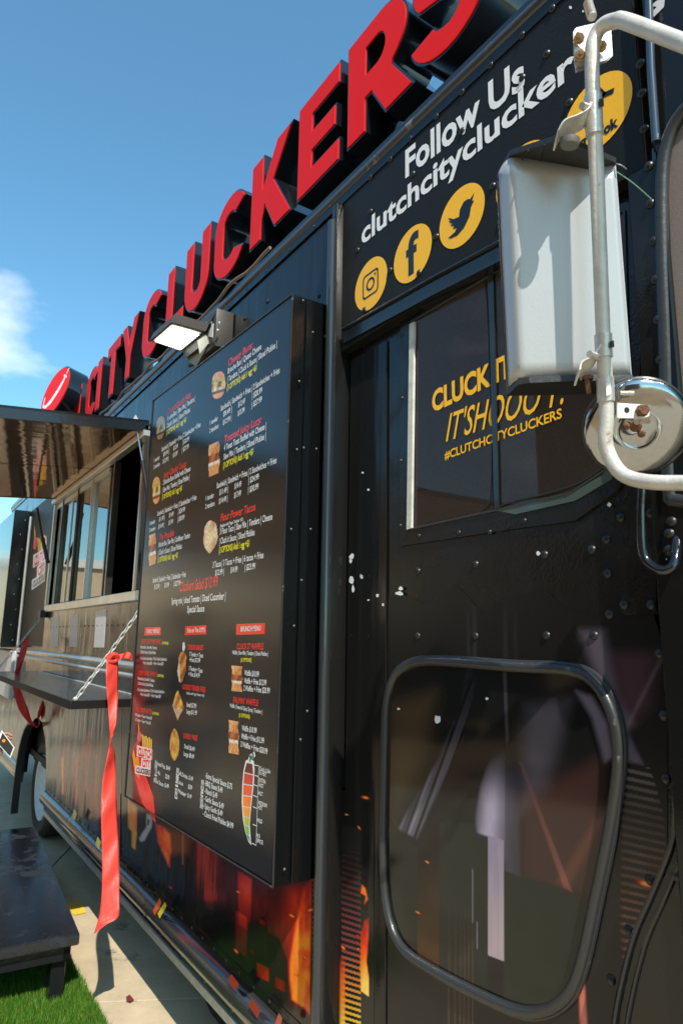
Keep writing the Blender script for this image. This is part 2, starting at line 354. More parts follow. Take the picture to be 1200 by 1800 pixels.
def grid_decal(name, quad, nu, nv, fn, x, parent, mat_=None):
    """a printed picture: quad TL TR BR BL in photograph points, fn(u, v) -> colour or None"""
    TL, TR, BR, BL = [W(*p, x) for p in quad]; vs, cols, fs = [], [], []
    for j in range(nv+1):
        for i in range(nu+1):
            u, v = i/nu, j/nv; vs.append((TL*(1-u)+TR*u)*(1-v)+(BL*(1-u)+BR*u)*v); cols.append(fn(u, v))
    for j in range(nv):
        for i in range(nu):
            k = [j*(nu+1)+i, j*(nu+1)+i+1, (j+1)*(nu+1)+i+1, (j+1)*(nu+1)+i]
            if all(cols[q] is not None for q in k): fs.append(tuple(k))
    me = meshdata(name, vs, fs, mat_ or PRINT); ca = me.color_attributes.new('ink', 'FLOAT_COLOR', 'POINT')
    ca.data.foreach_set('color', [c for k in cols for c in (*(k or (0, 0, 0)), 1)])
    return link(name, me, parent)
def disc_pts(cy, cz, r, n=40, a0=0, a1=2*PI): return [(cy-r*math.cos(a0+(a1-a0)*k/n), cz+r*math.sin(a0+(a1-a0)*k/n)) for k in range(n + (0 if abs(a1-a0-2*PI) < 1e-6 else 1))]
def ring_polys(outer, inner, col):  # strip polygons between two closed outlines
    n = len(outer); return [([outer[i], outer[(i+1) % n], inner[(i+1) % n], inner[i]], col) for i in range(n)]
def strokes(lines, w_, col):        # thick polylines in (y, z)
    o = []
    for pts in lines:
        for (a, b), (c, d) in zip(pts, pts[1:]):
            dx, dy = c-a, d-b; l = math.hypot(dx, dy) or 1; nx, ny = -dy/l*w_/2, dx/l*w_/2; ex, ey = dx/l*w_*.3, dy/l*w_*.3
            o.append(([(a+nx-ex, b+ny-ey), (c+nx+ex, d+ny+ey), (c-nx+ex, d-ny+ey), (a-nx-ex, b-ny-ey)], col))
    return o

def lerp(a, b, t_): t_ = max(0, min(1, t_)); return tuple(p*(1-t_)+q*t_ for p, q in zip(a, b))
# ---- the wrap's artwork: one dense sheet of print per panel, coloured vertex by vertex
FvA, RvA, UvA = (np.array(v) for v in (Fv, Rv, Uv))
def sstep(a, b, x): t_ = np.clip((x-a)/(b-a), 0, 1); return t_*t_*(3-2*t_)
def inside(px, py, pts):
    c = np.zeros(px.shape, bool); n = len(pts)
    for i in range(n):
        x1, y1 = pts[i]; x2, y2 = pts[(i+1) % n]
        if y1 == y2: continue
        c ^= ((y1 > py) != (y2 > py)) & (px < (x2-x1)*(py-y1)/(y2-y1)+x1)
    return c
def mask(px, py, pts, soft):
    d = np.full(px.shape, 1e9); n = len(pts)
    for i in range(n):
        x1, y1 = pts[i]; x2, y2 = pts[(i+1) % n]; dx, dy = x2-x1, y2-y1; L2 = dx*dx+dy*dy+1e-9
        t_ = np.clip(((px-x1)*dx+(py-y1)*dy)/L2, 0, 1); d = np.minimum(d, np.hypot(px-x1-t_*dx, py-y1-t_*dy))
    return sstep(-soft, soft, np.where(inside(px, py, pts), d, -d))
_g = rng.random((64, 64))
def vnoise(x, y):
    xi = np.floor(x).astype(int); yi = np.floor(y).astype(int); fx, fy = x-xi, y-yi; fx = fx*fx*(3-2*fx); fy = fy*fy*(3-2*fy)
    g = lambda a, b: _g[a % 64, b % 64]
    return (g(xi, yi)*(1-fx)+g(xi+1, yi)*fx)*(1-fy)+(g(xi, yi+1)*(1-fx)+g(xi+1, yi+1)*fx)*fy
def fbm(x, y): return .5*vnoise(x, y)+.3*vnoise(x*2.1+7, y*2.1)+.2*vnoise(x*4.3, y*4.3+3)
def fire(I):
    k = np.array([0, .25, .5, .75, 1.0, 1.3]); cr_ = [0, .08, .40, .86, .98, 1.0]; cg_ = [0, .005, .016, .065, .27, .66]; cb_ = [0, .005, .010, .013, .02, .12]
    return np.stack([np.interp(I, k, c) for c in (cr_, cg_, cb_)], -1)
class Art:
    def __init__(s, px, py, base): s.x, s.y = px, py; s.c = np.empty(px.shape+(3,)); s.c[:] = base
    def over(s, m__, col): s.c = s.c*(1-m__[..., None])+np.asarray(col)*m__[..., None]
    def add(s, m__, col): s.c = s.c+np.asarray(col)*m__[..., None]
    def poly(s, pts, soft, col, k=1.0): s.over(mask(s.x, s.y, pts, soft)*k, col)
    def glow(s, pts, soft, col, k=1.0): s.add(mask(s.x, s.y, pts, soft)*k, col)
def art_sheet(name, x0, x1, y0, y1, step, plane, parent, paint, keep=None, rough_mat=None):
    nx, ny = int((x1-x0)/step)+1, int((y1-y0)/step)+1
    PX, PY = np.meshgrid(x0+np.arange(nx)*step, y0+np.arange(ny)*step); a = Art(PX, PY, (.0085, .0082, .0085)); paint(a)
    r_ = FvA*F_PX + PX[..., None]*RvA - 600*RvA - (PY[..., None]-900)*UvA; k = (plane-CAMX)/r_[..., 0]
    P = np.stack([np.full(PX.shape, plane), r_[..., 1]*k, CAMZ+r_[..., 2]*k], -1).reshape(-1, 3)
    idx = np.arange(nx*ny).reshape(ny, nx); q = np.stack([idx[:-1, :-1], idx[1:, :-1], idx[1:, 1:], idx[:-1, 1:]], -1).reshape(-1, 4)
    if keep is not None:
        cx, cy = (PX[:-1, :-1]+step/2).ravel(), (PY[:-1, :-1]+step/2).ravel(); q = q[keep(cx, cy)]
    used = np.unique(q); rm = np.zeros(nx*ny, int); rm[used] = np.arange(len(used)); q = rm[q]
    me = bpy.data.meshes.new(name); me.vertices.add(len(used)); me.vertices.foreach_set('co', P[used].ravel()); me.loops.add(q.size); me.loops.foreach_set('vertex_index', q.ravel())
    me.polygons.add(len(q)); me.polygons.foreach_set('loop_start', np.arange(len(q))*4); me.polygons.foreach_set('loop_total', np.full(len(q), 4)); me.update()
    cl = np.ones((len(used), 4)); cl[:, :3] = np.clip(a.c.reshape(-1, 3)[used], 0, 1); ca = me.color_attributes.new('ink', 'FLOAT_COLOR', 'POINT'); ca.data.foreach_set('color', cl.ravel()); me.materials.append(rough_mat or PRINT)
    return link(name, me, parent)
def ember(a, x, y, r_=5, ang=.4):
    dx, dy = a.x-x, a.y-y; u = dx*math.cos(ang)+dy*math.sin(ang); v = -dx*math.sin(ang)+dy*math.cos(ang)
    g = np.exp(-(u/r_)**2-(v/(r_*.36))**2); a.over(np.clip(g*1.3, 0, 1), fire(np.clip(g*1.25, 0, 1.3)))

# ================================================================== THE SETTING
ground = MB().box((-1200, -1200, -.4), (1200, 1200, -.02)).build('ground', mat('worn_lot_concrete', (.30, .185, .085), .9, var=(.35, .45), bump=[(30, .2)])); tag(ground, 'worn tan concrete of the parking lot, running off to the horizon', kind='structure')
# cast slabs with open joints, their joint runs across the photograph's lower left
pave = MB().box((-1.7, -8, -.019), (7, 22, -.012)).build('pavement', mat('joint_fill', (.07, .06, .05), .9)); tag(pave, kind='structure')
a0 = Vector((-.125, 3.23, 0)); ux = Vector((.88, -.475, 0)).normalized(); uy = Vector((-ux.y, ux.x, 0))
slabme = None
SW, SL = 3.6, 3.6
for i in range(-2, 3):
    for j in range(-4, 5):
        c = a0 + ux*(i+.28)*SW + uy*(j+.5)*SL
        if not (-3.4 < c.x < 8.5 and -8 < c.y < 19): continue
        if slabme is None:
            bmh = MB().box((-SW/2+.004, -SL/2+.004, -.010), (SW/2-.004, SL/2-.004, 0), .003); o = bmh.build('concrete_slab', CONC, pave, True); slabme = o.data
        else: o = link('concrete_slab', slabme, pave)
        o.location = c; o.rotation_euler = (0, 0, math.atan2(ux.y, ux.x))
# the hand-laid strip of artificial turf beside the truck
TX0, TX1, TY0, TY1 = -1.25, -.18, 2.75, 5.6
turf = tag(box('turf_mat', (TX0, TY0, .002), (TX1, TY1, .008), TURFB), 'mat of bright green artificial turf beside the truck, under the black platform', kind='structure')
N = 120000; n1 = 90000
bx = np.concatenate([rng.uniform(-1.15, TX1+.004, n1), rng.uniform(TX0, TX1, N-n1)]); by = np.concatenate([rng.uniform(2.78, 4.4, n1), rng.uniform(TY0, TY1, N-n1)])
h = rng.uniform(.016, .034, N); an = rng.uniform(0, 2*PI, N); wd = rng.uniform(.0011, .0019, N); ln = rng.uniform(.002, .018, N); la = rng.uniform(0, 2*PI, N)
V = np.empty((N, 3, 3)); dx, dy = np.cos(an)*wd, np.sin(an)*wd
V[:, 0] = np.stack([bx-dx, by-dy, np.full(N, .007)], 1); V[:, 1] = np.stack([bx+dx, by+dy, np.full(N, .007)], 1); V[:, 2] = np.stack([bx+np.cos(la)*ln, by+np.sin(la)*ln, .007+h], 1)
me = bpy.data.meshes.new('turf_blades'); me.vertices.add(N*3); me.vertices.foreach_set('co', V.ravel()); me.loops.add(N*3); me.loops.foreach_set('vertex_index', np.arange(N*3))
me.polygons.add(N); me.polygons.foreach_set('loop_start', np.arange(N)*3); me.polygons.foreach_set('loop_total', np.full(N, 3)); me.update(); me.validate()
sh = rng.uniform(.55, 1.35, N)[:, None]*np.array([[.055, .155, .009]]); dry = rng.random(N) < .07; sh[dry] = np.array([.22, .22, .07])
cl = np.ones((N, 3, 4)); cl[:, :, :3] = sh[:, None, :]; ca = me.color_attributes.new('ink', 'FLOAT_COLOR', 'POINT'); ca.data.foreach_set('color', cl.ravel()); me.materials.append(BLADE)
tag(link('turf_blades', me), 'short bright green plastic blades of the artificial turf', 'turf', kind='stuff')
# yellow paint daub, damp stain and a scrap of red leaf on the slabs
def ground_patch(name, pts, z, mt):
    q = []
    for p in pts:
        r_ = ray(*p); k = (z-CAMZ)/r_.z; q.append((CAMX+r_.x*k, r_.y*k, z))
    return link(name, meshdata(name, q, [tuple(range(len(q)))], mt))
yp = ground_patch('paint_patch', [(118, 1588), (140, 1584), (147, 1592), (151, 1604), (131, 1609), (124, 1600)], .004, mat('yellow_ground_paint', (.72, .45, .03), .8, var=(60, .3)))
tag(yp, 'small daub of yellow paint on the sunlit concrete', kind='structure')
dp = ground_patch('damp_stain', [(362, 1762), (366, 1745), (377, 1737), (392, 1746), (410, 1765), (440, 1800), (450, 1830), (380, 1825), (385, 1800), (370, 1780)], .004, mat('damp_concrete', (.085, .07, .05), .45, var=(20, .3), bump=[(60, .2)]))
tag(dp, 'dark damp stain on the concrete below the rocker', kind='structure')
lp = [W(0, 0)]*0
def gp(px, py, z=0):
    r_ = ray(px, py); k = (z-CAMZ)/r_.z; return Vector((CAMX+r_.x*k, r_.y*k, z))
q = [gp(222, 1752, .006), gp(228, 1748, .012), gp(236, 1757, .006), gp(230, 1761, .010), gp(223, 1758, .014)]
tag(link('leaf', meshdata('leaf', q, [(0, 1, 4), (1, 3, 4), (1, 2, 3)], mat('dead_leaf', (.16, .02, .015), .7))), 'curled dark red scrap lying on the sunlit concrete', 'leaf')

# buildings across the lot: seen only in the truck's glossy side
def far_building(name, x0, x1, y0, y1, h_, m_, label, bands, win=None):
    r_ = empty(name, ((x0+x1)/2, (y0+y1)/2, 0), label, 'building')
    box('wall', (x0, y0, -.02), (x1, y1, h_), m_, r_)
    box('parapet', (x0-.15, y0-.15, h_), (x1+.15, y1+.15, h_+.35), WHT if m_ is CREAM else TRIM, r_)
    for z_ in bands: box('band', (x0-.05, y0-.06, z_), (x1+.05, y0-.004, z_+.35), BROWN, r_)
    if win:
        fr = None; n = int((x1-x0-2)/win)
        for k in range(n):
            xx = x0+1+win*k; box('window', (xx, y0-.05, 1.0), (xx+win*.45, y0-.004, 2.3), GLS, r_)
    return r_
far_building('shop_building', -30, -2.5, 30, 36, 4.4, CREAM, 'low cream shop building across the lot, mirrored in the truck side', (), 4.2)
far_building('brown_building', -60, -15, 44, 56, 14.5, BROWN, 'tall brown clad building behind the shop, mirrored in the menu board', (5.5, 9.0))
far_building('dark_building', -48, -38, -45, 32, 24.0, BROWN, 'brown building standing side on across the lot, mirrored in the door', (3.6,))

def added_van(x, y, rz, m_, label):  # unseen vans, added across the lot to darken the truck's reflections
    v = empty('added_van', (x, y, -.02), label, 'van', 'unseen vans added to darken the reflections'); v.rotation_euler = (0, 0, rz)
    prof = [(-2.6, .35), (2.5, .35), (2.6, .9), (1.75, 1.15), (1.15, 2.0), (-2.5, 2.1), (-2.6, 1.9)]
    q = [Vector((x, y, -.02)) + Matrix.Rotation(rz, 3, 'Z') @ Vector((a, -.95, b)) for a, b in prof]; d_ = Matrix.Rotation(rz, 3, 'Z') @ Vector((0, 1.9, 0))
    mb = MB(); mb.hexa(q, d_); bmesh.ops.bevel(mb.bm, geom=list(mb.bm.edges), offset=.06, segments=2, affect='EDGES'); body = mb.build('body', m_, v, True, 35)
    for sy in (-1, 1):
        for a, b_ in ((-2.3, -1.2), (-1.1, 0), (.1, .95)):
            q = [Vector((x, y, -.02)) + Matrix.Rotation(rz, 3, 'Z') @ Vector((u, sy*.952, w_)) for u, w_ in ((a, 1.2), (b_, 1.2), (b_, 1.85), (a, 1.85))]
            MB().hexa(q, Matrix.Rotation(rz, 3, 'Z') @ Vector((0, sy*.01, 0))).build('side_window', GLS, body)
        for a in (-1.6, 1.7):
            p = Vector((x, y, -.02)) + Matrix.Rotation(rz, 3, 'Z') @ Vector((a, sy*.78, .34))
            MB().lathe([(0, -.1), (.2, -.1), (.34, -.1), (.34, .1), (.2, .1), (0, .1)], 24, Matrix.Translation(p) @ Matrix.Rotation(rz, 4, 'Z') @ Matrix.Rotation(PI/2, 4, 'X')).build('wheel', TYRE, v, True)
    return v
VANP = mat('van_paint_charcoal', (.012, .013, .015), .25, coat=.5)
added_van(-6.2, 3.0, math.radians(84), VANP, 'unseen charcoal van added to darken the reflections, nearer the cab door')
added_van(-7.4, 10.2, math.radians(96), VANP, 'unseen charcoal van added to darken the reflections, farther along the shop')

# ================================================================== THE TRUCK
Y0 = 1.70                           # rear edge of the door bay
truck = empty('food_truck', (1.1, 4.5, 0), 'glossy black step van food truck with flame wrap, sliding door and serving window', 'food truck')
T = truck
YB, ZR, ZT = 8.78, .318, 3.04         # back end, bottom of the skin, roof edge
WY0, WY1, WZ0, WZ1 = 3.64, 6.02, 1.80, 2.66     # serving window opening
wy, wz, wr = 5.98, .365, .50        # wheel
# side skin around window and wheel arch
box('side_panel', (0, Y0, WZ1), (.045, YB, 3.04), BLK, T)
box('side_panel', (0, Y0, 1.33), (.045, WY0, WZ1), BLK, T)
box('side_panel', (0, WY1, 1.33), (.045, YB, WZ1), BLK, T)
box('side_panel', (0, WY0, 1.33), (.045, WY1, WZ0), BLK, T)
arch = [(wy-.50, .40)] + [(wy-.50*math.cos(a), .40+.50*math.sin(a)) for a in [PI*k/14 for k in range(1, 14)]] + [(wy+.50, .40)]
slab('side_panel', [(Y0, .40), (wy-.5, .40), (wy-.5, 1.329), (Y0, 1.329)], 0, .045, BLK, T)
slab('side_panel', [(wy+.5, .40), (YB, .40), (YB, 1.329), (wy+.5, 1.329)], 0, .045, BLK, T)
m_ = MB()
for (a, b), (c, d) in zip(arch, arch[1:]): m_.hexa([(0, a, b), (0, c, d), (0, c, 1.329), (0, a, 1.329)], (.045, 0, 0))
bmesh.ops.remove_doubles(m_.bm, verts=m_.bm.verts, dist=1e-4); m_.build('wheel_arch_panel', BLK, T)
box('roof', (.03, -.3, 3.03), (2.3, YB, 3.085), TRIM, T, .02)
box('rear_wall', (.045, YB-.05, .4), (2.25, YB, 2.99), BLK, T)
box('far_side_wall', (2.21, .0, .4), (2.25, YB-.05, 2.99), BLK, T)
box('front_wall', (.1, -.6, .4), (2.2, -.55, 2.99), BLK, T)
box('cab_floor', (.1, -.55, .55), (2.2, 1.7, .6), CHASSIS, T)
box('kitchen_floor', (.05, 1.7, .55), (2.2, YB-.06, .6), CHASSIS, T)
box('chassis_rail', (.45, -.5, .36), (.6, YB-.2, .54), CHASSIS, T)
box('chassis_rail', (1.6, -.5, .36), (1.75, YB-.2, .54), CHASSIS, T)
box('wheel_well', (.09, wy-.52, .5), (.55, wy+.52, .92), CHASSIS, T)
# kitchen seen through the serving window
box('partition', (.05, 3.35, .6), (1.6, 3.38, 2.98), INTER, T)
box('ceiling_liner', (.05, 1.8, 2.95), (2.2, YB-.1, 2.985), INTER, T)
box('counter', (.08, 3.5, 1.4), (.5, 6.2, 1.52), ALU, T, .01)
MB().tube(smooth_path([(.2, 3.75, 1.5), (.22, 3.78, 1.6), (.2, 3.8, 1.75), (.21, 3.82, 1.84)], 4), [.10]*4+[.115]*4+[.09]*4+[.03], 14).build('flour_sack', mat('sack_paper', (.5, .5, .48), .7, bump=[(20, .6)]), T, True)
box('range_hood', (1.3, 3.6, 2.1), (2.1, 5.6, 2.6), ALU, T, .02)
box('back_shelf', (1.7, 3.6, 1.5), (2.2, 6.4, 1.55), ALU, T)
# serving window: frame, sliding sashes (the nearest one is slid open)
fr = box('serving_window', (-.022, WY0-.05, WZ0-.055), (.05, WY1+.05, WZ0), ALU, T, .005)
box('frame_head', (-.045, WY0-.05, WZ1), (.05, WY1+.05, WZ1+.038), ALU, fr, .005)
box('frame_jamb', (-.022, WY0-.05, WZ0), (.05, WY0, WZ1), mat('dark_jamb', (.11, .10, .085), .3, .8), fr, .005)
box('frame_jamb', (-.022, WY1, WZ0), (.05, WY1+.05, WZ1), ALU, fr, .005)
DALU2 = mat('dark_window_frame', (.11, .10, .085), .3, .8, bump=[(50, .05)], var=(9, .2))
muls = [3.74, 4.26, 4.40, 4.80, 5.18, 5.24, 5.48, 5.76]
for k, y_ in enumerate(muls): box('mullion', (-.012 if k % 2 else .006, y_-.014, WZ0), (.03, y_+.014, WZ1), DALU2 if k % 3 else ALU, fr, .003)
for (a, b) in ((WY0, 3.74), (4.26, 4.40), (4.40, 4.80), (4.80, 5.21), (5.21, 5.48), (5.48, 5.76), (5.76, WY1)):
    box('pane', (.012, a+.015, WZ0+.01), (.017, b-.015, WZ1-.01), GLASSW, fr)
box('sash_bar', (-.005, 4.40, 2.615), (.025, WY1, 2.655), ALU, fr)
tag(fr, 'row of aluminium framed sliding windows, the nearest one open')
# belly band (rub rails) and rocker
for z_, r_ in ((1.405, .021), (1.355, .015)):
    MB().tube([(-.006, 3.0, z_), (-.006, 7.3, z_)], r_, 10).build('rub_rail', ALU if z_ > 1.4 else STEEL, T, True)
box('rub_rail_backing', (-.008, 3.0, 1.325), (-.002, 7.3, 1.435), BLK, T)
def rocker(y0, y1):
    prof = [(-.001, .445), (-.012, .44), (-.030, .425), (-.040, .400), (-.036, .372), (-.020, .352), (-.004, .345), (-.004, .318), (.02, .318), (.03, .445)]
    return MB().hexa([(x_, y0, z_) for x_, z_ in prof], (0, y1-y0, 0)).build('rocker_rail', mat('rocker_metal_%.0f' % y0, (.10, .105, .115), .16, .75, bump=[(3, .2, (1, .4, 1)), (30, .06)], dirt=((.02, .02, .02), 12, .6)), T, True)
rocker(Y0, wy-.52); rocker(wy+.52, YB)
box('rocker_flange', (-.003, Y0, .445), (0, wy-.52, .478), BLK, T)
box('bumper_step', (-.01, Y0, .285), (.06, wy-.52, .315), STEEL, T)
# rear corner pillar between door bay and kitchen
box('door_pillar', (-.03, Y0-.028, .32), (.06, Y0+.005, 3.0), BLK, T, .006, 2)
MB().tube([(-.036, Y0-.012, .32), (-.036, Y0-.012, 2.93)], .016, 14).build('pillar_bead', mat('bead_paint', (.02, .025, .03), .12, coat=.5, bump=[(10, .1)]), T, True)
# header over the door, with the drip moulding below it
hy0, hy1 = W(1122, 120).y, Y0-.03
q = [(hy1, 2.47), (hy0, 2.47), (hy0, 3.035), (hy1, 3.035)]
slab('header_panel', q, -.004, .05, BLKSAT, T)
dr = [W(603, 588, -.012), W(760, 500, -.012), W(885, 434, -.012), W(1000, 383, -.012), W(1030, 370, -.012)]
m_ = MB()
for p, q_ in zip(dr, dr[1:]): m_.hexa([p+Vector((0, 0, -.03)), q_+Vector((0, 0, -.03)), q_+Vector((0, 0, .012)), p+Vector((0, 0, .012))], (.05, 0, 0))
m_.build('drip_moulding', TRIM, T)
MB().tube([p+Vector((-.004, 0, .016)) for p in dr], .005, 8).build('moulding_lip', TRIM, T, True)
# gutter rail along the whole roof edge
MB().tube([(.002, -.3, 3.052), (.002, YB, 3.052)], .019, 12).build('roof_gutter', mat('gutter_paint', (.045, .05, .055), .25, coat=.3, bump=[(8, .1)], dirt=((.2, .18, .15), 9, .6)), T, True)
box('gutter_flange', (-.0075, -.3, 3.003), (-.0045, YB, 3.034), BLK, T)
box('roof_edge', (-.002, -.3, 3.072), (.04, YB, 3.10), TRIM, T, .006)
m_ = MB()
for k in range(60):                 # slack brown cable along the gutter
    pass
pts = [Vector((-.005+.008*math.sin(k*.9), 2.2+k*.075, 3.112+.006*math.sin(k*1.7)+.004*math.sin(k*.6))) for k in range(60)]
m_.tube(smooth_path(pts, 2), .007, 6).build('roof_cable', mat('brown_cable', (.22, .14, .08), .5), T, True)
# front of the truck to the right of the door
box('front_panel', (-.004, -.6, .9), (.045, hy0-.02, 3.035), BLK, T)
box('corner_post', (-.018, .585, .90), (-.004, .655, 2.46), BLK, T, .003)
MB().tube([W(1137, -60, -.02), W(1143, 120, -.02), W(1152, 250, -.02)], .008, 10).build('post_bead', mat('post_bead_highlight', (.03, .045, .07), .16, coat=.6), T, True)  # blue highlight along the post, put into the bead's colour

# -------- sliding door
door = box('sliding_door', (.03, .60, .42), (.06, Y0-.035, 2.47), BLK2, T); tag(door, 'black sliding cab door with two windows and chipped paint')
XD = .03
box('door_edge_band', (.024, 1.47, .42), (XD-.001, 1.66, 2.44), BLK, door, .002)
# upper window
wq = [(722, 566), (885, 470), (1040, 388), (1098, 372), (1104, 620), (1100, 760), (1070, 822), (1000, 868), (872, 897), (716, 932)]
fo = [(703, 560), (885, 452), (1040, 368), (1118, 352), (1124, 640), (1120, 790), (1085, 862), (1010, 915), (900, 930), (702, 960)]
oi_ = [W(*p, XD-.006) for p in fo]; ii_ = [W(*p, XD-.006) for p in wq]
m_ = MB(); n = len(oi_)
for i in range(n): m_.hexa([oi_[i], oi_[(i+1) % n], ii_[(i+1) % n], ii_[i]], (.006, 0, 0))
uw = m_.build('door_window', BLK2, door); tag(uw, 'upper door window backed by a dark woven screen')
MB().tube([p+Vector((-.001, 0, 0)) for p in ii_[:1]+ii_], .0035, 6).build('gasket', RUBBER, uw, True)
sc = [W(*p, XD-.002) for p in wq][::-1]; link('screen', meshdata('screen', sc, [tuple(range(len(sc)))], SCREEN), uw)
sp = [W(*p, XD-.005) for p in wq][::-1]; link('glass', meshdata('glass', sp, [tuple(range(len(sp)))], GLASS), uw)
slabp('glass_channel', [(719, 570), (727, 565), (722, 928), (714, 931)], XD-.014, XD-.006, mat('old_white_channel', (.55, .56, .5), .5, var=(30, .2)), uw)
slabp('centre_bar', [(857, 482), (866, 477), (876, 893), (868, 895)], XD-.010, XD-.005, mat('centre_bar', (.012, .014, .014), .2, coat=.4), uw)
# wrinkled screen edges
MB().tube(smooth_path([W(*p, XD-.0055) for p in [(733, 925), (800, 918), (845, 900), (862, 870), (864, 780)]], 4), .0015, 6).build('screen_hem', PLAST, uw, True)
MB().tube(smooth_path([W(*p, XD-.0055) for p in [(874, 893), (900, 882), (960, 868), (1020, 848), (1060, 822)]], 4), .003, 6).build('screen_hem', PLAST, uw, True)
MB().tube(smooth_path([W(*p, XD-.0055) for p in [(852, 488), (857, 560), (862, 700), (868, 800), (866, 890)]], 4), .0016, 6).build('screen_hem', PLAST, uw, True)
slabp('glass_sill', [(868, 897), (1000, 868), (1056, 836), (1075, 812), (1086, 800), (1074, 842), (1010, 880), (905, 904)], XD-.0085, XD-.006, mat('greenish_glass_edge', (.06, .09, .085), .15, coat=.5), uw)
# lower window, a big pressed panel held by a rubber gasket
lw = [(676, 1300), (679, 1235), (694, 1188), (726, 1166), (780, 1163), (900, 1172), (1000, 1178), (1046, 1202), (1076, 1256), (1087, 1330), (1072, 1450), (1044, 1590), (1022, 1690), (1000, 1745), (962, 1775), (915, 1778), (850, 1752), (760, 1705), (705, 1664), (680, 1600), (673, 1500), (674, 1400)]
lpth = smooth_path([W(*p, XD-.008) for p in lw], 4, True)
lwo = MB().tube(lpth, .0115, 14, True).build('lower_window', RUBBER, door, True); tag(lwo, 'lower door window in a weathered black rubber gasket')
cen = sum(lpth, Vector())/len(lpth)
MB().tube([cen+(p-cen)*1.028+Vector((.004, 0, 0)) for p in lpth], .006, 8, True).build('gasket_lip', RUBBER, lwo, True)
GP = mat('lower_window_glass', (.008, .0085, .009), .07, spec=.42, bump=[(1.4, .18), (12, .02)])
link('pane', meshdata('pane', [p+Vector((.004, 0, 0)) for p in lpth][::-1], [tuple(range(len(lpth)))], GP), lwo)
# riveted hinge plate and grab handle
slabp('hinge_plate', [(1084, 896), (1148, 880), (1153, 1076), (1149, 1081), (1096, 1081), (1089, 1074)], XD-.004, XD, BLK2, door)
MB().tube(smooth_path([W(1128, 850, -.045), W(1126, 900, -.045), W(1127, 955, -.045), W(1133, 982, -.045), W(1150, 998, -.045), W(1168, 1003, -.045), W(1182, 995, -.04), W(1187, 975, -.03), W(1189, 945, -.01)], 5), .0085, 12).build('grab_handle', mat('worn_black_chrome', (.07, .075, .085), .12, .9, bump=[(30, .1)], dirt=((.3, .28, .25), 40, .68)), T, True)
box('striker_plate', W(1188, 930, -.012)+Vector((0, .0, 0)), W(1204, 1000, -.012)+Vector((.012, 0, 0)), STEEL, T, .002)
# front edge of the door: trim that kinks forward at the bottom
tp = [W(*p, -.006) for p in [(1150, 262), (1158, 500), (1166, 800), (1171, 1000), (1177, 1200), (1186, 1380), (1183, 1470), (1150, 1560), (1112, 1650), (1085, 1760), (1076, 1830)]]
MB().tube(smooth_path(tp, 4), .0055, 8).build('door_edge_trim', TRIM, T, True)
MB().tube([p+Vector((0, -.022, 0)) for p in smooth_path(tp, 4)], .004, 8).build('door_edge_trim', TRIM, T, True)
slabp('fender_panel', [(1148, 1080), (1300, 1080), (1500, 2200), (1080, 2200), (1086, 1760), (1113, 1650), (1151, 1560), (1184, 1470), (1187, 1380), (1175, 1080)], -.004, .025, BLK2, T)
# front quarter window at the right edge of the photograph
qw = [(1250, 150), (1200, 196), (1176, 240), (1164, 300), (1163, 420), (1170, 620), (1176, 850), (1190, 880), (1260, 880)]
MB().tube(smooth_path([W(*p, -.012) for p in qw], 5), .013, 12).build('quarter_window', RUBBER, T, True)
slabp('quarter_window_screen', [(1255, 160), (1206, 205), (1184, 245), (1173, 300), (1172, 420), (1179, 620), (1184, 840), (1196, 868), (1260, 868)], -.008, -.0045, SCREEN, T)
# wheel
wh = MB(); Mx = Matrix.Translation((.06, wy, wz)) @ Matrix.Rotation(PI/2, 4, 'Y')
tyre_prof = [(.24, .03), (.27, .005), (.33, .0), (.355, .02), (.365, .05), (.365, .20), (.35, .24), (.25, .24)]
wheel = wh.lathe(tyre_prof, 48, Mx).build('wheel', TYRE, T, True)
MB().lathe([(0, .06), (.05, .055), (.06, .075), (.13, .085), (.19, .055), (.222, .035), (.232, .012), (.245, .008), (.245, .05)], 48, Mx).build('rim', RIM, wheel, True)
m_ = MB()
for k in range(8):
    a = 2*PI*k/8; c = Mx @ Vector((.095*math.cos(a), .095*math.sin(a), .068)); m_.lathe([(.013, .02), (.013, -.01), (0, -.01)], 6, Matrix.Translation(c) @ Matrix.Rotation(PI/2, 4, 'Y'))
m_.build('lug_nuts', STEEL, wheel)['kind'] = 'stuff'
for xx in (.42, 1.65, 1.9):
    w2 = MB().lathe(tyre_prof, 32, Matrix.Translation((xx, wy, wz)) @ Matrix.Rotation(PI/2, 4, 'Y')).build('wheel', TYRE, T, True)
MB().tube([(.3, wy, wz), (2.0, wy, wz)], .06, 12).build('axle', CHASSIS, T, True)
for xx in (.12, 1.9): MB().lathe(tyre_prof, 32, Matrix.Translation((xx, .0, wz)) @ Matrix.Rotation(PI/2, 4, 'Y')).build('wheel', TYRE, T, True)
# flexible black wheel flare standing out beyond the arch
pts = [Vector((-.055, wy+.47*math.cos(a), .33+.52*math.sin(a))) for a in [PI*(.02+.48*k/12) for k in range(13)]]
pts = [Vector((-.055, wy+.475, .08)), Vector((-.055, wy+.475, .2))] + pts
m_ = MB()
for p, q_ in zip(pts, pts[1:]): m_.hexa([p, q_, q_+Vector((.055, .0, 0)), p+Vector((.055, 0, 0))], (0, .02, .012))
m_.build('wheel_flare', PLAST, T)

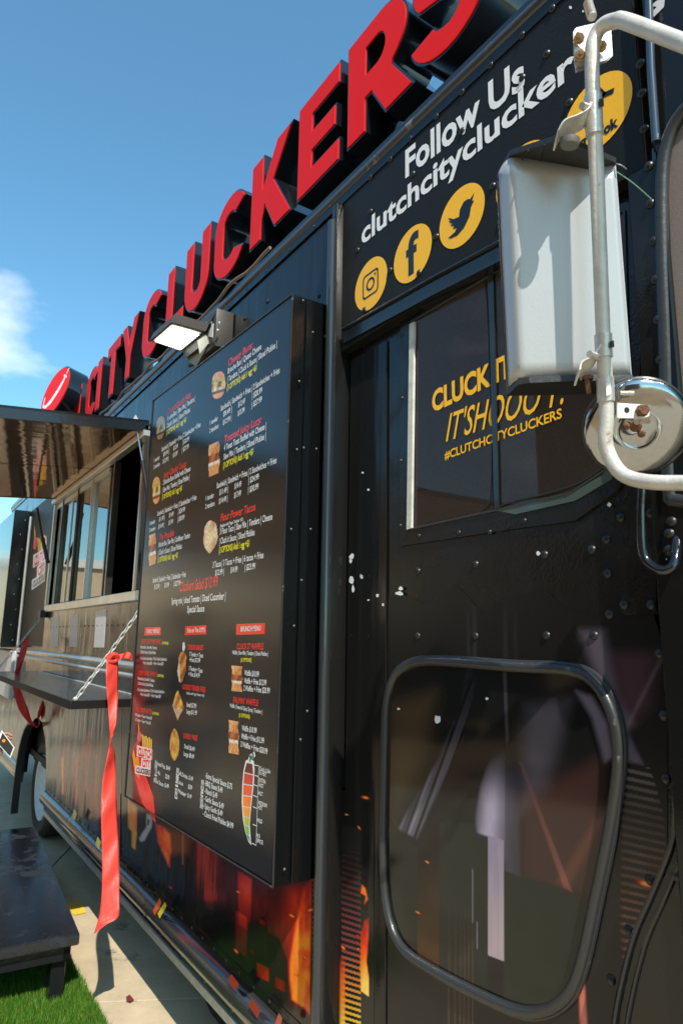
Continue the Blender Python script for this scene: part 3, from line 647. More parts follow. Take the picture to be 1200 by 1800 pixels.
# rivets
def rivet_mesh(name, r_, m_):
    b = MB(); b.lathe([(r_*1.15, 0), (r_, -r_*.35), (r_*.6, -r_*.62), (0, -r_*.72)], 10, Matrix.Rotation(-PI/2, 4, 'Y').inverted() @ Matrix.Identity(4)); o = b.build(name, m_, None, True); me = o.data; bpy.data.objects.remove(o); return me
RVD = rivet_mesh('rivet', .0085, mat('rivet_black', (.012, .012, .012), .38, bump=[(60, .1)], dirt=((.25, .25, .24), 60, .68)))
RVS = rivet_mesh('rivet_small', .005, mat('rivet_black_small', (.02, .02, .02), .3)); RVL = rivet_mesh('rivet_light', .0042, mat('rivet_silver', (.16, .16, .155), .35, .6))
def rivet(p, me, parent): o = link('rivet', me, parent); o.location = parent_mat(parent).inverted() @ Vector(p) if False else Vector(p); return o
for p in [(734, 1004), (835, 992), (956, 975), (1039, 966), (1065, 948), (1067, 1008), (734, 1118), (835, 1118), (960, 1117), (1043, 1117), (1070, 1080), (1142, 1547), (1105, 1635), (1074, 1722), (1159, 1149), (1166, 1258), (1170, 1369), (651, 1012), (650, 1118), (620, 1117), (1130, 565), (1119, 387), (1125, 470), (1134, 659)]:
    rivet(W(*p, XD-.0005), RVD, door)
for p in [(1090, 910), (1142, 902), (1096, 1063), (1144, 1063)]: rivet(W(*p, XD-.0045), RVD, door)
for p in [(736, 942), (806, 936), (921, 915), (703, 924), (706, 700), (706, 590), (704, 810), (860, 935)]: rivet(W(*p, XD-.0065), RVS, door)
for p in [(1124, 112), (1127, 164), (1131, 227), (1190, 1122), (1194, 1235), (1183, 1015), (1190, 1540)]: rivet(W(*p, -.005), RVD, T)
for p in [(1139, 292), (1142, 358), (1147, 424), (1151, 491), (1155, 562), (1160, 632), (1179, 917), (1175, 938), (1175, 967), (1165, 700), (1168, 770)]: rivet(W(*p, -.019), RVD, T)
for p in [(917, 62), (862, 115), (812, 162), (767, 205), (721, 244), (686, 280), (651, 312), (917, 137), (812, 230), (725, 306), (651, 372), (766, 416), (685, 475), (865, 327), (970, 15), (628, 440), (960, 95), (1000, 180), (945, 290), (880, 390), (640, 545), (736, 480)]: rivet(W(*p, -.005), RVD, T)
for p in [(588, 369), (561, 395), (534, 420), (505, 447), (481, 470), (456, 493), (426, 517), (400, 540), (590, 480), (560, 520), (470, 530), (430, 560)]: rivet(W(*p, -.0005), RVD, T)
for k in range(26): rivet((-.008, 1.86+k*.18, 3.018), RVS, T)
for k in range(24): rivet((-.0005, 3.3+k*.11, 1.62), RVS, T)
for k in range(34): rivet((-.0035, 1.80+k*.105, .462), RVS, T)
for k in range(16): rivet((-.0045, 1.80+k*.23, .334), RVL, T)

# -------- paint chips on the door: white undercoat showing
def blob(cx, cy, rx, ry, n=9):
    return [(cx+rx*math.cos(2*PI*k/n)*random.uniform(.65, 1.2), cy+ry*math.sin(2*PI*k/n)*random.uniform(.65, 1.2)) for k in range(n)]
chips = [(768, 1265, 7, 8), (700, 1246, 3, 3), (855, 1228, 3, 3), (618, 1020, 5, 7), (620, 1035, 3, 7), (704, 1034, 4, 4), (702, 1043, 7, 4), (663, 1047, 3, 4), (647, 1055, 2.5, 1.5), (673, 1063, 2, 3), (618, 978, 5, 5), (616, 986, 3, 4), (636, 1014, 2, 3), (945, 973, 4, 4), (1070, 887, 4, 4), (647, 861, 2, 2), (637, 831, 2, 2), (1157, 972, 3, 4), (634, 1013, 2, 4), (1163, 645, 5, 3)]
for a, b_, c_, d_ in chips:
    o = decal('paint_chip', [(blob(a, b_, c_, d_), (.74, .76, .78))], XD-.0066 if a > 660 else .0235, door)

# -------- wrap print on the door and lower body
lav = (.30, .26, .34); lavd = (.08, .07, .11); K0 = (.008, .0075, .009)
GR = (.018, .022, .016); OR = (.16, .035, .015)
xw = XD-.0045                       # just proud of the lower window pane
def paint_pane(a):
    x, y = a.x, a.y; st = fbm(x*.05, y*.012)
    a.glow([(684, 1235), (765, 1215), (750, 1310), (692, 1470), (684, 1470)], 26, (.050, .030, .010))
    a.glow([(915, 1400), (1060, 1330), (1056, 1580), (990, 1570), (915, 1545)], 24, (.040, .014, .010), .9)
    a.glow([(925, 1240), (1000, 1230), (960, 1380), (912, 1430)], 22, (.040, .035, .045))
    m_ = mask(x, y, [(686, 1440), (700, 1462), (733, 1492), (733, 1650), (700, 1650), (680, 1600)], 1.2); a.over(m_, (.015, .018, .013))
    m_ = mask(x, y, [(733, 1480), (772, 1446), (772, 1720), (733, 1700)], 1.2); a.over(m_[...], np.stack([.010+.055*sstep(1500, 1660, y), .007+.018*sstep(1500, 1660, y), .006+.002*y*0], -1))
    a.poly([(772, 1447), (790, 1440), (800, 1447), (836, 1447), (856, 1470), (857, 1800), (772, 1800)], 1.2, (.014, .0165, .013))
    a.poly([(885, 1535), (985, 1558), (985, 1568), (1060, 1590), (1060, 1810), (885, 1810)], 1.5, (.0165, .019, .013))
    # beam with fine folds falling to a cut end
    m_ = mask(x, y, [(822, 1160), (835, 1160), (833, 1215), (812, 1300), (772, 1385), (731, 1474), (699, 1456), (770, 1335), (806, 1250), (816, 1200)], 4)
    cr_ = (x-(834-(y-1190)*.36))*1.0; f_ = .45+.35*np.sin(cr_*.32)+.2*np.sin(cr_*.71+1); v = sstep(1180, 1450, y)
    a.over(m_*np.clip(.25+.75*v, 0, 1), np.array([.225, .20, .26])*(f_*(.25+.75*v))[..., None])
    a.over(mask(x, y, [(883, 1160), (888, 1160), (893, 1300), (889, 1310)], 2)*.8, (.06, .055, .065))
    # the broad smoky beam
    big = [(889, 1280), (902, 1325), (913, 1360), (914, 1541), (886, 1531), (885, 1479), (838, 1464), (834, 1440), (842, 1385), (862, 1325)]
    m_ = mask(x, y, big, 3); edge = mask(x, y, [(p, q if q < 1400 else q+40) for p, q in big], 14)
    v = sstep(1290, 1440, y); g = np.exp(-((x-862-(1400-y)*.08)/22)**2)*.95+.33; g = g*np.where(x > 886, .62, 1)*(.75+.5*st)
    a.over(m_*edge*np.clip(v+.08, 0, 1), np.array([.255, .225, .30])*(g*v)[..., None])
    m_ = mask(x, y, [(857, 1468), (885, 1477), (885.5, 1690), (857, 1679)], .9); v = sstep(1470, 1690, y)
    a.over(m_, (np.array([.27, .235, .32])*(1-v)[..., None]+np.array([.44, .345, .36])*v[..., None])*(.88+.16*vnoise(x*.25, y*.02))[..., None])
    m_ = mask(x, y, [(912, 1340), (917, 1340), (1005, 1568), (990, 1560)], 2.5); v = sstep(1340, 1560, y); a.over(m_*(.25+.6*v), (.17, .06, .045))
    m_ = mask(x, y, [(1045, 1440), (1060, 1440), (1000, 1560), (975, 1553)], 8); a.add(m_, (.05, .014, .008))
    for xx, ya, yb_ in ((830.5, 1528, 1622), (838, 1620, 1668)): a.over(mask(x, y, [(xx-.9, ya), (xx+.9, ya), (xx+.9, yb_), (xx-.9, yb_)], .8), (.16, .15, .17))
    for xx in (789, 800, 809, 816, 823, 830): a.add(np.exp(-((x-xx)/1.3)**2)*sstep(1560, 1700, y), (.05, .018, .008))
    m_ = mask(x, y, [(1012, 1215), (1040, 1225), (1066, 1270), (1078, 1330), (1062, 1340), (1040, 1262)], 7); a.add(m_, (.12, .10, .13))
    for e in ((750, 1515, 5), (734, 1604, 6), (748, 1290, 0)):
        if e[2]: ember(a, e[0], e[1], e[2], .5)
lwp = [(p.y, p.z) for p in lpth]
def px_of(P):
    v = Vector((P[0]-CAMX, P[1], P[2]-CAMZ)); z = v.dot(Fv); return (600+F_PX*v.dot(Rv)/z, 900-F_PX*v.dot(Uv)/z)
lw_px = [px_of((xw, p.y, p.z)) for p in lpth]
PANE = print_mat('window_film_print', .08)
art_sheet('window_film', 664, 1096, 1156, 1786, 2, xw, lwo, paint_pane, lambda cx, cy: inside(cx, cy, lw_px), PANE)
xs = XD-.0012
def paint_door(a):
    x, y = a.x, a.y
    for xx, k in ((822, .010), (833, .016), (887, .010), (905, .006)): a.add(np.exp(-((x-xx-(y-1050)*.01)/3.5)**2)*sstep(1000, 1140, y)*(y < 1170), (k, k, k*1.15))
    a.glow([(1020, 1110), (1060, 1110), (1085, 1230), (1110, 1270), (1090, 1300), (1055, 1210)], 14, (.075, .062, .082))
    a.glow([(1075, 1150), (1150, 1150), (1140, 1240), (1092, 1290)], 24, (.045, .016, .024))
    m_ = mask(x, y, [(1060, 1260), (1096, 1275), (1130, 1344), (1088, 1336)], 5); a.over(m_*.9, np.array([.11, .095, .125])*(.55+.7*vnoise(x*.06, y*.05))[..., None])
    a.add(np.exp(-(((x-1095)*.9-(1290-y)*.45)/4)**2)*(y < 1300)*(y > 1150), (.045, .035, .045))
    # the slanting hatch that warms towards the bottom
    f_ = np.clip((y-1345)/450, 0, 1); ph = ((y-(x-1083)*.22-1350)/14.3); tri = np.abs(ph-np.floor(ph)-.5)*2
    bar = sstep(.50, .66, tri)
    L_ = np.interp(y, [1345, 1420, 1500, 1600, 1800], [1092, 1084, 1086, 1084, 1093]); Rr_ = np.interp(y, [1345, 1380, 1430, 1480, 1800], [1140, 1152, 1166, 1170, 1160])
    col_ = sstep(0, 12, x-L_)*sstep(0, 2, Rr_-x)*(y > 1348)
    cc = np.stack([np.interp(f_, [0, .3, 1], [.13, .17, .36]), np.interp(f_, [0, .3, 1], [.12, .085, .105]), np.interp(f_, [0, .3, 1], [.12, .06, .055])], -1)
    a.over(bar*col_*np.interp(f_, [0, .25, .5, 1], [.75, .30, .75, .85])*(.55+.6*vnoise(x*.05, y*.03)), cc)
    # salmon streak escaping below the window
    xc = 1014+(y-1585)*.052; m_ = np.exp(-((x-xc)/np.interp(y, [1585, 1650, 1840], [2.2, 4.5, 7]))**4)*(y > 1580); a.over(m_*sstep(1585, 1640, y), np.stack([np.interp(y, [1585, 1800], [.35, .75]), np.interp(y, [1585, 1800], [.10, .19]), np.interp(y, [1585, 1800], [.07, .14])], -1))
    for xx in (788, 799, 808, 815, 823, 830): a.add(np.exp(-((x-xx)/1.2)**2)*sstep(1690, 1740, y), (.085, .036, .018))
    for e in ((1135, 1554, 17, .28), (1168, 1590, 4, 1.2), (1095, 1764, 13, .5), (1168, 1716, 4, 1), (1169, 1733, 4, 1), (1150, 1618, 5, .9)): ember(a, *e)
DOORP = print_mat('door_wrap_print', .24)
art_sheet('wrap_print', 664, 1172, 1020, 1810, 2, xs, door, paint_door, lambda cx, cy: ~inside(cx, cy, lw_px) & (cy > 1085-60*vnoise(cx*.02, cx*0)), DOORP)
xb = .0232
def paint_band(a):
    x, y = a.x, a.y
    a.poly([(603, 1450), (636, 1458), (636, 1900), (590, 1900), (600, 1455)], 1, (.015, .016, .014))
    ph = (y-(x-600)*.32-1480)/10.6; tri = np.abs(ph-np.floor(ph)-.5)*2; bar = sstep(.50, .64, tri)*(x > 600)*(x < 634)*(y > 1480)
    f_ = np.clip((y-1480)/320, 0, 1); I = np.stack([np.interp(f_, [0, .3, .6, .8, 1], [.02, .10, .30, .75, .98]), np.interp(f_, [0, .3, .6, .8, 1], [.015, .03, .07, .26, .60]), np.interp(f_, [0, .3, .6, .8, 1], [.015, .03, .06, .05, .05])], -1); a.over(bar*.95, I)
    a.over(mask(x, y, [(597, 1680), (606, 1684), (606, 1840), (597, 1840)], 1.5)*sstep(1670, 1720, y)*.8, fire(.55+.7*f_**3))
    # licking flame beside the window
    n_ = fbm(x*.09, y*.03); m_ = mask(x, y, [(634, 1640), (641, 1618), (648, 1612), (647, 1650), (644, 1690), (648, 1720), (648, 1752), (634, 1742), (633, 1700)], 1.0); a.over(m_, fire(.45+.85*sstep(1600, 1750, y)+.5*(n_-.5)))
    m_ = mask(x, y, [(636, 1555), (642, 1562), (646, 1580), (640, 1590), (643, 1575), (634, 1570)], 1.6); a.over(m_, fire(.8+.5*(n_-.4)))
    for e in ((642, 1402, 8, .2), (609, 1432, 4, .2), (631, 1455, 5, 1.0), (629, 1645, 3, .3), (628, 1657, 3, .3), (629, 1668, 3, .3), (603, 1666, 6, .8)): ember(a, *e)
art_sheet('wrap_print', 595, 657, 1390, 1810, 2, xb, door, paint_band)
# lower body behind the board: skyline silhouettes against glowing fire
x0_ = -.0008
def paint_body(a):
    x, y = a.x, a.y; n_ = fbm(x*.035, y*.012); n2 = fbm(x*.10, y*.035)
    I = .34*mask(x, y, [(380, 1530), (556, 1540), (556, 1660), (500, 1700), (440, 1620)], 40)*(.4+1.2*n_)
    I += .42*mask(x, y, [(418, 1530), (443, 1545), (439, 1640), (419, 1624)], 2)*sstep(1700, 1545, y)
    I += .30*mask(x, y, [(414, 1600), (434, 1612), (434, 1684), (414, 1670)], 2)
    I += .22*mask(x, y, [(500, 1560), (556, 1560), (556, 1800), (492, 1760)], 16)
    fl_ = mask(x, y, [(556, 1530), (556, 1800), (544, 1784), (533, 1772), (524, 1766), (513, 1757), (509, 1720), (509, 1690), (516, 1650), (524, 1600), (534, 1560)], 4)
    I += fl_*(.25+.75*sstep(1560, 1760, y)*(1.15-.5*sstep(510, 552, x))+.55*(n2-.5))
    I += .25*mask(x, y, [(362, 1540), (376, 1552), (374, 1600), (361, 1592)], 1.5)
    a.add(np.ones_like(x), fire(np.clip(I*.86, 0, 1.0)))
    sk = mask(x, y, [(437, 1622), (466, 1610), (470, 1640), (490, 1648), (506, 1690), (506, 1790), (428, 1740)], 1.5); a.over(sk*.9, (.012, .0125, .011))
    for pts, i_ in (([(452, 1692), (472, 1702), (472, 1726), (452, 1716)], .42), ([(484, 1716), (500, 1726), (500, 1744), (484, 1735)], .33), ([(456, 1614), (470, 1622), (470, 1630), (456, 1622)], .3), ([(440, 1668), (448, 1672), (448, 1678), (440, 1674)], .25)):
        m_ = mask(x, y, pts, 1.5); a.over(m_, fire(np.full(x.shape, i_)+.25*(n2-.5)))
    ph = (y-(x-549)*.55-1555)/9.4; tri = np.abs(ph-np.floor(ph)-.5)*2; f_ = np.clip((y-1555)/240, 0, 1)
    bar = sstep(.45, .62, tri)*(x > 549)*(x < 567)*(y > 1556); a.over(mask(x, y, [(547, 1548), (570, 1548), (570, 1900), (543, 1900)], 1.5), (.014, .012, .012)); a.over(bar*.9, np.stack([.16+.42*f_, .035+.08*f_, .03+.03*f_], -1))
    # fries, flame and badge of the mascot-free corner motif
    a.over(mask(x, y, [(225, 1405), (242, 1420), (240, 1468), (226, 1455)], 1.3), fire(.98+.4*(vnoise(x*.2, y*.02)-.3))); a.over(mask(x, y, [(232, 1455), (241, 1463), (238, 1494), (232, 1489)], 1.2), (.95, .36, .02))
    a.over(np.exp(-((x-321.5)/1.6)**2)*(y > 1455)*(y < 1521)*.8, (.38, .09, .05))
    m_ = mask(x, y, [(274, 1448), (285, 1452), (299, 1466), (301, 1490), (298, 1524), (289, 1505), (278, 1480)], 3); a.over(m_, fire(.55+.9*(n2-.35)))
    a.glow([(285, 1450), (335, 1470), (330, 1500), (300, 1500)], 10, (.16, .055, .012))  # tan reflection next to the flame, painted into the print
    a.poly([(258, 1430), (266, 1433), (268, 1442), (267, 1454), (261, 1464), (254, 1478), (247, 1480), (245, 1474), (251, 1463), (257, 1455)], 1.2, (.46, .47, .50)); a.poly([(260, 1440), (263, 1441), (262, 1450), (258, 1451)], 1, (.03, .03, .03))
    for e in ((419, 1568, 5, .3), (513, 1610, 8, .5), (545, 1600, 7, -.5), (536, 1683, 4, -.5), (521, 1714, 4, .2), (415, 1672, 6, .9), (300, 1560, 3, .4)): ember(a, *e)
art_sheet('wrap_print', 212, 570, 1395, 1815, 2, x0_, T, paint_body, lambda cx, cy: cy < 1395+(cx-60)*1.02+15)
def paint_rear(a):                  # fades out forward: embers and columns of flame by the wheel
    x, y = a.x, a.y; n_ = fbm(x*.05, y*.02); ed = sstep(96, 110, x)*sstep(1240, 1300, y)
    I = .30*mask(x, y, [(100, 1290), (215, 1300), (215, 1500), (100, 1400)], 30)*(.3+1.4*n_)
    for xa, w_, ya, yb_, k in ((110, 3.5, 1335, 1394, .85), (135, 3, 1330, 1410, .5), (152, 5, 1270, 1390, .3), (170, 4, 1330, 1440, .35), (197, 3, 1300, 1430, .3), (123, 4, 1255, 1300, .2)): I += k*np.exp(-((x-xa)/w_)**2)*sstep(ya-12, ya, y)*sstep(yb_+6, yb_, y)
    a.add(ed, fire(np.clip(I*.95, 0, 1.1)))
    for (u, v) in ((120, 1290), (141, 1350), (186, 1340), (160, 1290)): ember(a, u, v, 3, .8)
art_sheet('wrap_print', 96, 214, 1225, 1560, 2, x0_, T, paint_rear, lambda cx, cy: (cy < 1392+(cx-85)*1.06) & (cx > 98+0*cy))
# stickers on the rocker
xr = -.0415
for pl, c_ in (([(269, 1600), (281, 1578), (284, 1588), (272, 1610)], (.75, .14, .03)), ([(277, 1606), (290, 1585), (293, 1592), (281, 1615)], (.8, .6, .03)), ([(126, 1436), (131, 1422), (136, 1430), (130, 1447)], (.6, .5, .05)), ([(168, 1484), (172, 1470), (178, 1480), (174, 1494)], (.55, .5, .1)), ([(400, 1722), (407, 1712), (420, 1730), (413, 1742)], (.30, .03, .02)), ([(437, 1768), (443, 1755), (458, 1776), (452, 1790)], (.34, .04, .025)), ([(483, 1800), (490, 1780), (496, 1790), (492, 1806)], (.45, .07, .03))):
    decal('wrap_print', [(pl, c_)], xr, T)

# -------- header lettering and social badges
xh = -.0052
text('Follow Us', (712, 312), (922, 150), 43, xh, WHITE, 'lettering', T, bold=.028, shear=0)
text('clutchcityclucker', (635, 430), (1010, 128), 33, xh, WHITE, 'lettering', T, bold=.026)
text('s', (1016, 122), (1040, 100), 33, xh, WHITE, 'lettering', T, bold=.04)
ic = [W(651, 499, xh), W(724, 446, xh), W(810, 380, xh), W(912, 305, xh), W(1047, 200, xh)]
for k, c in enumerate(ic):
    cy, cz, R_ = c.y, c.z, .083
    if k == 3: cy, cz = W(918, 312, xh).y, W(918, 312, xh).z
    polys = [(disc_pts(cy, cz, R_), (.90, .42, .006))]
    bd = decal('social_badge', polys, xh, T, mat_=None, yz=True); bd.data.materials[0] = YEL
    kk = (.011, .011, .012); x2 = xh-.0006
    q_ = 1.9
    if k == 0:
        def rr(s_, r_, n=6):
            o = []
            for (sx, sy, a0_) in ((1, 1, 0), (-1, 1, 90), (-1, -1, 180), (1, -1, 270)):
                for q in range(n+1):
                    a = math.radians(a0_+90*q/n); o.append((cy-(sx*(s_-r_)+r_*math.cos(a)), cz+(sy*(s_-r_)+r_*math.sin(a))))
            return o
        pl = ring_polys(rr(.040, .013), rr(.0345, .010), kk) + ring_polys(disc_pts(cy, cz, .0215, 28), disc_pts(cy, cz, .0145, 28), kk) + [(disc_pts(cy-.0235, cz+.0235, .0042, 10), kk)]
        decal('badge_emblem', pl, x2, T, yz=True)
    elif k == 1: text('f', (cy+.026, cz-.058), (cy-.028, cz-.058), .108, x2, INK, 'badge_emblem', T, bold=.03, yz=True)
    elif k == 2:
        b_ = [(-.028, .013), (-.016, .004), (-.004, .001), (-.002, .012), (.006, .020), (.014, .020), (.019, .017), (.028, .022), (.023, .012), (.027, .010), (.021, .004), (.017, -.010), (.006, -.022), (-.008, -.027), (-.022, -.025), (-.028, -.021), (-.014, -.019), (-.009, -.015), (-.018, -.011), (-.014, -.009), (-.024, -.002), (-.018, -.003), (-.027, .006), (-.022, .004)]
        decal('badge_emblem', [([(cy-a*1.75, cz+b*1.75) for a, b in b_], kk)], x2, T, yz=True)
    elif k == 3:
        decal('badge_emblem', strokes([[(cy+.04, cz-.02), (cy+.016, cz-.036), (cy-.012, cz-.012), (cy-.04, cz-.032)]], .013, kk), x2, T, yz=True)
    else:
        decal('badge_emblem', strokes([[(cy-.008, cz+.052), (cy-.008, cz-.006), (cy+.003, cz-.020), (cy+.020, cz-.018), (cy+.026, cz-.002), (cy+.014, cz+.008)], [(cy-.008, cz+.052), (cy-.020, cz+.030), (cy-.040, cz+.024)]], .012, kk), x2, T, yz=True)
        text('TikTok', (cy+.040, cz-.062), (cy-.048, cz-.062), .022, x2, INK, 'badge_emblem', T, bold=.05, yz=True)
# two white marks beyond the header
decal('wrap_print', [([(1142, 28), (1146, 20), (1153, 12), (1143, 10), (1152, 2), (1168, -6), (1166, 12), (1158, 20), (1148, 30)], (.72, .73, .74))], -.0052, T)
decal('wrap_print', [(blob(1002, 13, 3, 4), (.72, .73, .74)), (blob(1024, 20, 2, 2), (.7, .7, .7))], xh, T)
# -------- window slogan
xg = XD-.0066
text('CLUCK IT', (759, 724), (900, 658), 34, xg, YEL, 'lettering', uw, bold=.04)
text('UP', (915, 650), (970, 625), 33, xg, YEL, 'lettering', uw, bold=.04)
text("IT'SHOOO'T!", (783, 776), (1000, 705), 46, xg, YEL, 'lettering', uw, bold=.006, shear=.42)
text('#CLUTCHCITYCLUCKERS', (781, 808), (987, 734), 14, xg, YEL, 'lettering', uw, bold=.022)

# ================================================================== MENU BOARD
bo = empty('menu_board', (-.07, 2.43, .87), 'tall black printed menu board bolted to the truck side left of the door', 'menu board')
By0, By1, Bz0, Bz1, BX = 1.748, 3.12, .872, 2.68, -.147
face = slabp('board_face', [(270.5, 706), (513, 519), (479, 1557), (221.5, 1399)], BX, BX+.006, BOARD, bo)
cs = [W(270, 704, BX), W(515, 517, BX), W(481, 1560, BX), W(220, 1400, BX)]
cc_ = sum(cs, Vector())/4
m_ = MB()
for i in range(4):
    a, b_ = cs[i], cs[(i+1) % 4]; ai = a+(cc_-a).normalized()*.008; bi = b_+(cc_-b_).normalized()*.008
    m_.hexa([a, b_, b_+Vector((.147-.003, 0, 0)), a+Vector((.147-.003, 0, 0))], ((cc_-(a+b_)/2).normalized()*.006))
m_.build('side_frame', BSIDE, bo)
m_ = MB()
for i in range(4):
    a, b_ = cs[i]+Vector((-.002, 0, 0)), cs[(i+1) % 4]+Vector((-.002, 0, 0)); m_.tube([a, b_], .0028, 6)
m_.build('edge_trim', mat('worn_edge_trim', (.05, .05, .05), .3, .5, dirt=((.5, .48, .45), 30, .6)), bo, True)
nr = cs[1].y                         # near side: screw heads, seam and folded flange
sy = nr-.0065
box('side_cover', (-.098, sy-.003, cs[2].z+.006), (-.02, sy+.004, cs[1].z-.004), BSIDE, bo, .001)
for p in [(533, 528), (550, 584), (571, 591), (526, 670), (522, 790), (534, 787), (556, 789), (530, 1020), (528, 1300), (500, 1528), (540, 1250), (517, 1100), (512, 930), (546, 930)]:
    q = YP(*p, sy-.003); o = link('screw', RVL, bo); o.location = q; o.rotation_euler = (0, 0, PI/2); o.scale = (.8, .8, .8)
# texts
XT = BX-.0006
def BT(s, y_, z_, w_, h_, m_, bold=.012, shear=0, name='lettering'): text(s, (y_, z_), (y_-w_, z_), h_*1.06, XT, m_, name, bo, bold=bold+.010, shear=shear, yz=True)
def skew(y_, z_): return z_ - .03*(2.43-y_)*0
def item(y_, z_, title, l1, l2, prices, hdr='Sandwich | Sandwich + Fries | 2 Sandwiches + Fries', tw=.21, l1w=.27, l2w=.36, sub=None, rows=2, hoff=-.165):
    BT(title, y_, z_, tw, .024, MRED, .01, .12)
    dz = -.03
    if sub: BT(sub, y_, z_-.022, .19, .010, MWHITE, .005); dz = -.048
    BT(l1, y_, z_+dz, l1w, .0195, MWHITE, .004); BT(l2, y_, z_+dz*1.0-.035, l2w, .0195, MWHITE, .004)
    BT('(3 OPTIONS) Add 1 egg +$1', y_, z_+dz-.068, .245, .0195, MYEL, .012)
    BT(hdr, y_+.05, z_+hoff, .465 if rows == 2 else .40, .019, MWHITE, .004)
    for r_ in range(rows):
        zz = z_+hoff-.030-.033*r_
        if rows == 2: BT(('1 tender', '2 tenders')[r_], y_+.15, zz, (.078, .088)[r_], .017, MWHITE, .004)
        for k, p_ in enumerate(prices[r_]): BT(p_, y_+(.022, -.108, -.219)[k]-(0 if rows == 2 else .0), zz, (.075, .055, .076)[k], .0185, MWHITE, .006)
ya, yb = 2.893, 2.232
item(ya, 2.566, "Cluck it Like it's Hot:", 'Brioche Bun | Slaw Mix | Tenders |', 'Cluck it Sauce | Sliced Pickles', [['$9.49 |', '$12.49', '| $20.99'], ['$12.99 |', '$15.99', '| $27.99']], tw=.285, l1w=.335, l2w=.285)
item(ya, 2.263, "Juicy Cluckin' Lucy:", '2 Brioche Buns Stuffed with Cheese', '| Slaw Mix | Tenders | Sliced Pickles |', [['$11.49 |', '$14.49', '| $24.99'], ['$14.49 |', '$17.49', '| $30.99']], tw=.28, l1w=.33, l2w=.325)
item(ya, 1.979, 'The Possible', 'Brioche Bun | Slaw Mix | Cauliflower Tenders', '| Cluck it Sauce | Sliced Pickles', [['$12.99 |', '$15.99', '| $27.99']], tw=.185, l1w=.37, l2w=.285, rows=1, hoff=-.185)
item(yb, 2.576, 'Cheesy Buns:', 'Brioche Bun | Queso Cheese', '| Tenders | Cluck it Sauce | Sliced Pickles |', [['$9.49 |', '$12.49', '| $20.99'], ['$12.99 |', '$15.99', '| $27.99']], tw=.208, l1w=.275, l2w=.39)
item(yb, 2.272, 'Toasted Juicy Lucy:', '4 Texas Toast Stuffed with Cheese |', 'Slaw Mix | Tenders | Sliced Pickles |', [['$11.49 |', '$14.49', '| $24.99'], ['$14.49 |', '$17.49', '| $30.99']], tw=.30, l1w=.335, l2w=.335)
item(yb, 1.974, 'Flour Power Tacos', '3 Flour Taco | Slaw Mix | Tenders | Cheese', '| Cluck it Sauce | Sliced Pickles', [['$12.99 |', '$14.99', '| $23.99']], hdr='3 Tacos | 3 Tacos + Fries | 6 tacos + Fries', tw=.28, l1w=.40, l2w=.28, sub='(Replace with Vegan Tenders +$1)', rows=1)
BT('Cluckers Salad $13.99', 2.600, 1.738, .372, .034, MRED, .006, .1)
BT('Spring mix | diced Tomato | Diced Cucumber |', 2.686, 1.690, .53, .022, MWHITE, .006)
BT('Special Sauce', 2.508, 1.652, .17, .022, MWHITE, .006)
# lower third: section tabs and columns, straight from their places on the board
def PT(s, a, b, h, m_, bold=.006, shear=0): text(s, a, b, h*1.05, XT, m_, 'lettering', bo, bold=bold+.008, shear=shear)
tabs = [([(255, 1103), (283, 1102), (283, 1116), (254, 1117)], 'FAMILY MEALS', (258, 1113.5), (280, 1112)), ([(326, 1101), (363, 1099), (363, 1115), (325, 1116.5)], "Side to The DM's", (329, 1112), (360, 1110.5)), ([(415.5, 1097), (466, 1095), (465.5, 1114.5), (415, 1116)], 'BRUNCH MENU', (423, 1110), (458, 1108.5))]
for q_, s_, a, b_ in tabs:
    o = decal('section_tab', [(q_, (.85, .05, .03))], XT, bo); text(s_, a, b_, 7 if s_[0] != 'B' else 8.5, XT-.0005, MWHITE, 'lettering', bo, bold=.012)
for i, (s1, zz) in enumerate((("CLUCK IT LIKE IT'S HOT FAMILY", 1131), ("CHEESY BUNS FAMILY", 1186), ("FAMILY TENDER PLATTER", 1250))):
    x_ = 247-i*4.5
    PT(s1, (x_, zz), (x_+37-i*4, zz+1+i*2.2), 7, MRED, .012); PT('(2 OPTIONS)', (x_+38-i*4, zz+1+i*2.2), (x_+49-i*4, zz+2+i*2.6), 4, MYEL, .02)
    for k, (s_, dx_, w_) in enumerate((('Brioche Bun | Slaw Mix | Tenders', 0, 29), ('| Cluck it Sauce | Sliced Pickles', 0, 27), ('4 Two Tender Sandwiches   8 Two Tender Sandwiches', -1, 47), ('+ Fries + Sauces $50   + Fries + Sauces $95', 4, 36))):
        if i == 2 and k == 1: s_ = '12 Tenders + Toast + Fries $65'
        if i == 2 and k == 0: s_ = '8 Tenders + Toast + Fries $45'
        if i == 2 and k > 1: continue
        dy = (8.5, 17, 28.5, 36.5)[k]; PT(s_, (x_+dx_, zz+dy), (x_+dx_+w_, zz+dy+2+i*2.4), 4.6, MWHITE, .004)
PT('TENDER BASKET', (330, 1142), (358, 1143), 8, MRED, .012)
for s_, a, b_ in (('2 Tenders + Toast', (333, 1153), (357, 1156)), ('+Fries $12.99', (333, 1163), (352, 1164.5)), ('3 Tenders + Toast', (332, 1178), (356, 1183)), ('+ Fries $14.99', (331, 1188), (351, 1191))): PT(s_, a, b_, 6.5, MWHITE)
PT('LOADED TENDER FRIES', (321, 1211), (361, 1217), 8, MRED, .012); PT('(Replace with Vegan Tenders +$1)', (328, 1220), (359, 1225), 4, MWHITE, 0)
for s_, a, b_ in (('Small $7.99', (328, 1242), (345, 1245)), ('Large $11.99', (328, 1254), (346, 1257)), ('Small $6.49', (324, 1315), (342, 1321)), ('Large $8.49', (323, 1328), (341, 1334))): PT(s_, a, b_, 6.8, MWHITE)
PT('CHEESY FRIES', (322, 1297), (347, 1302), 8, MRED, .012)
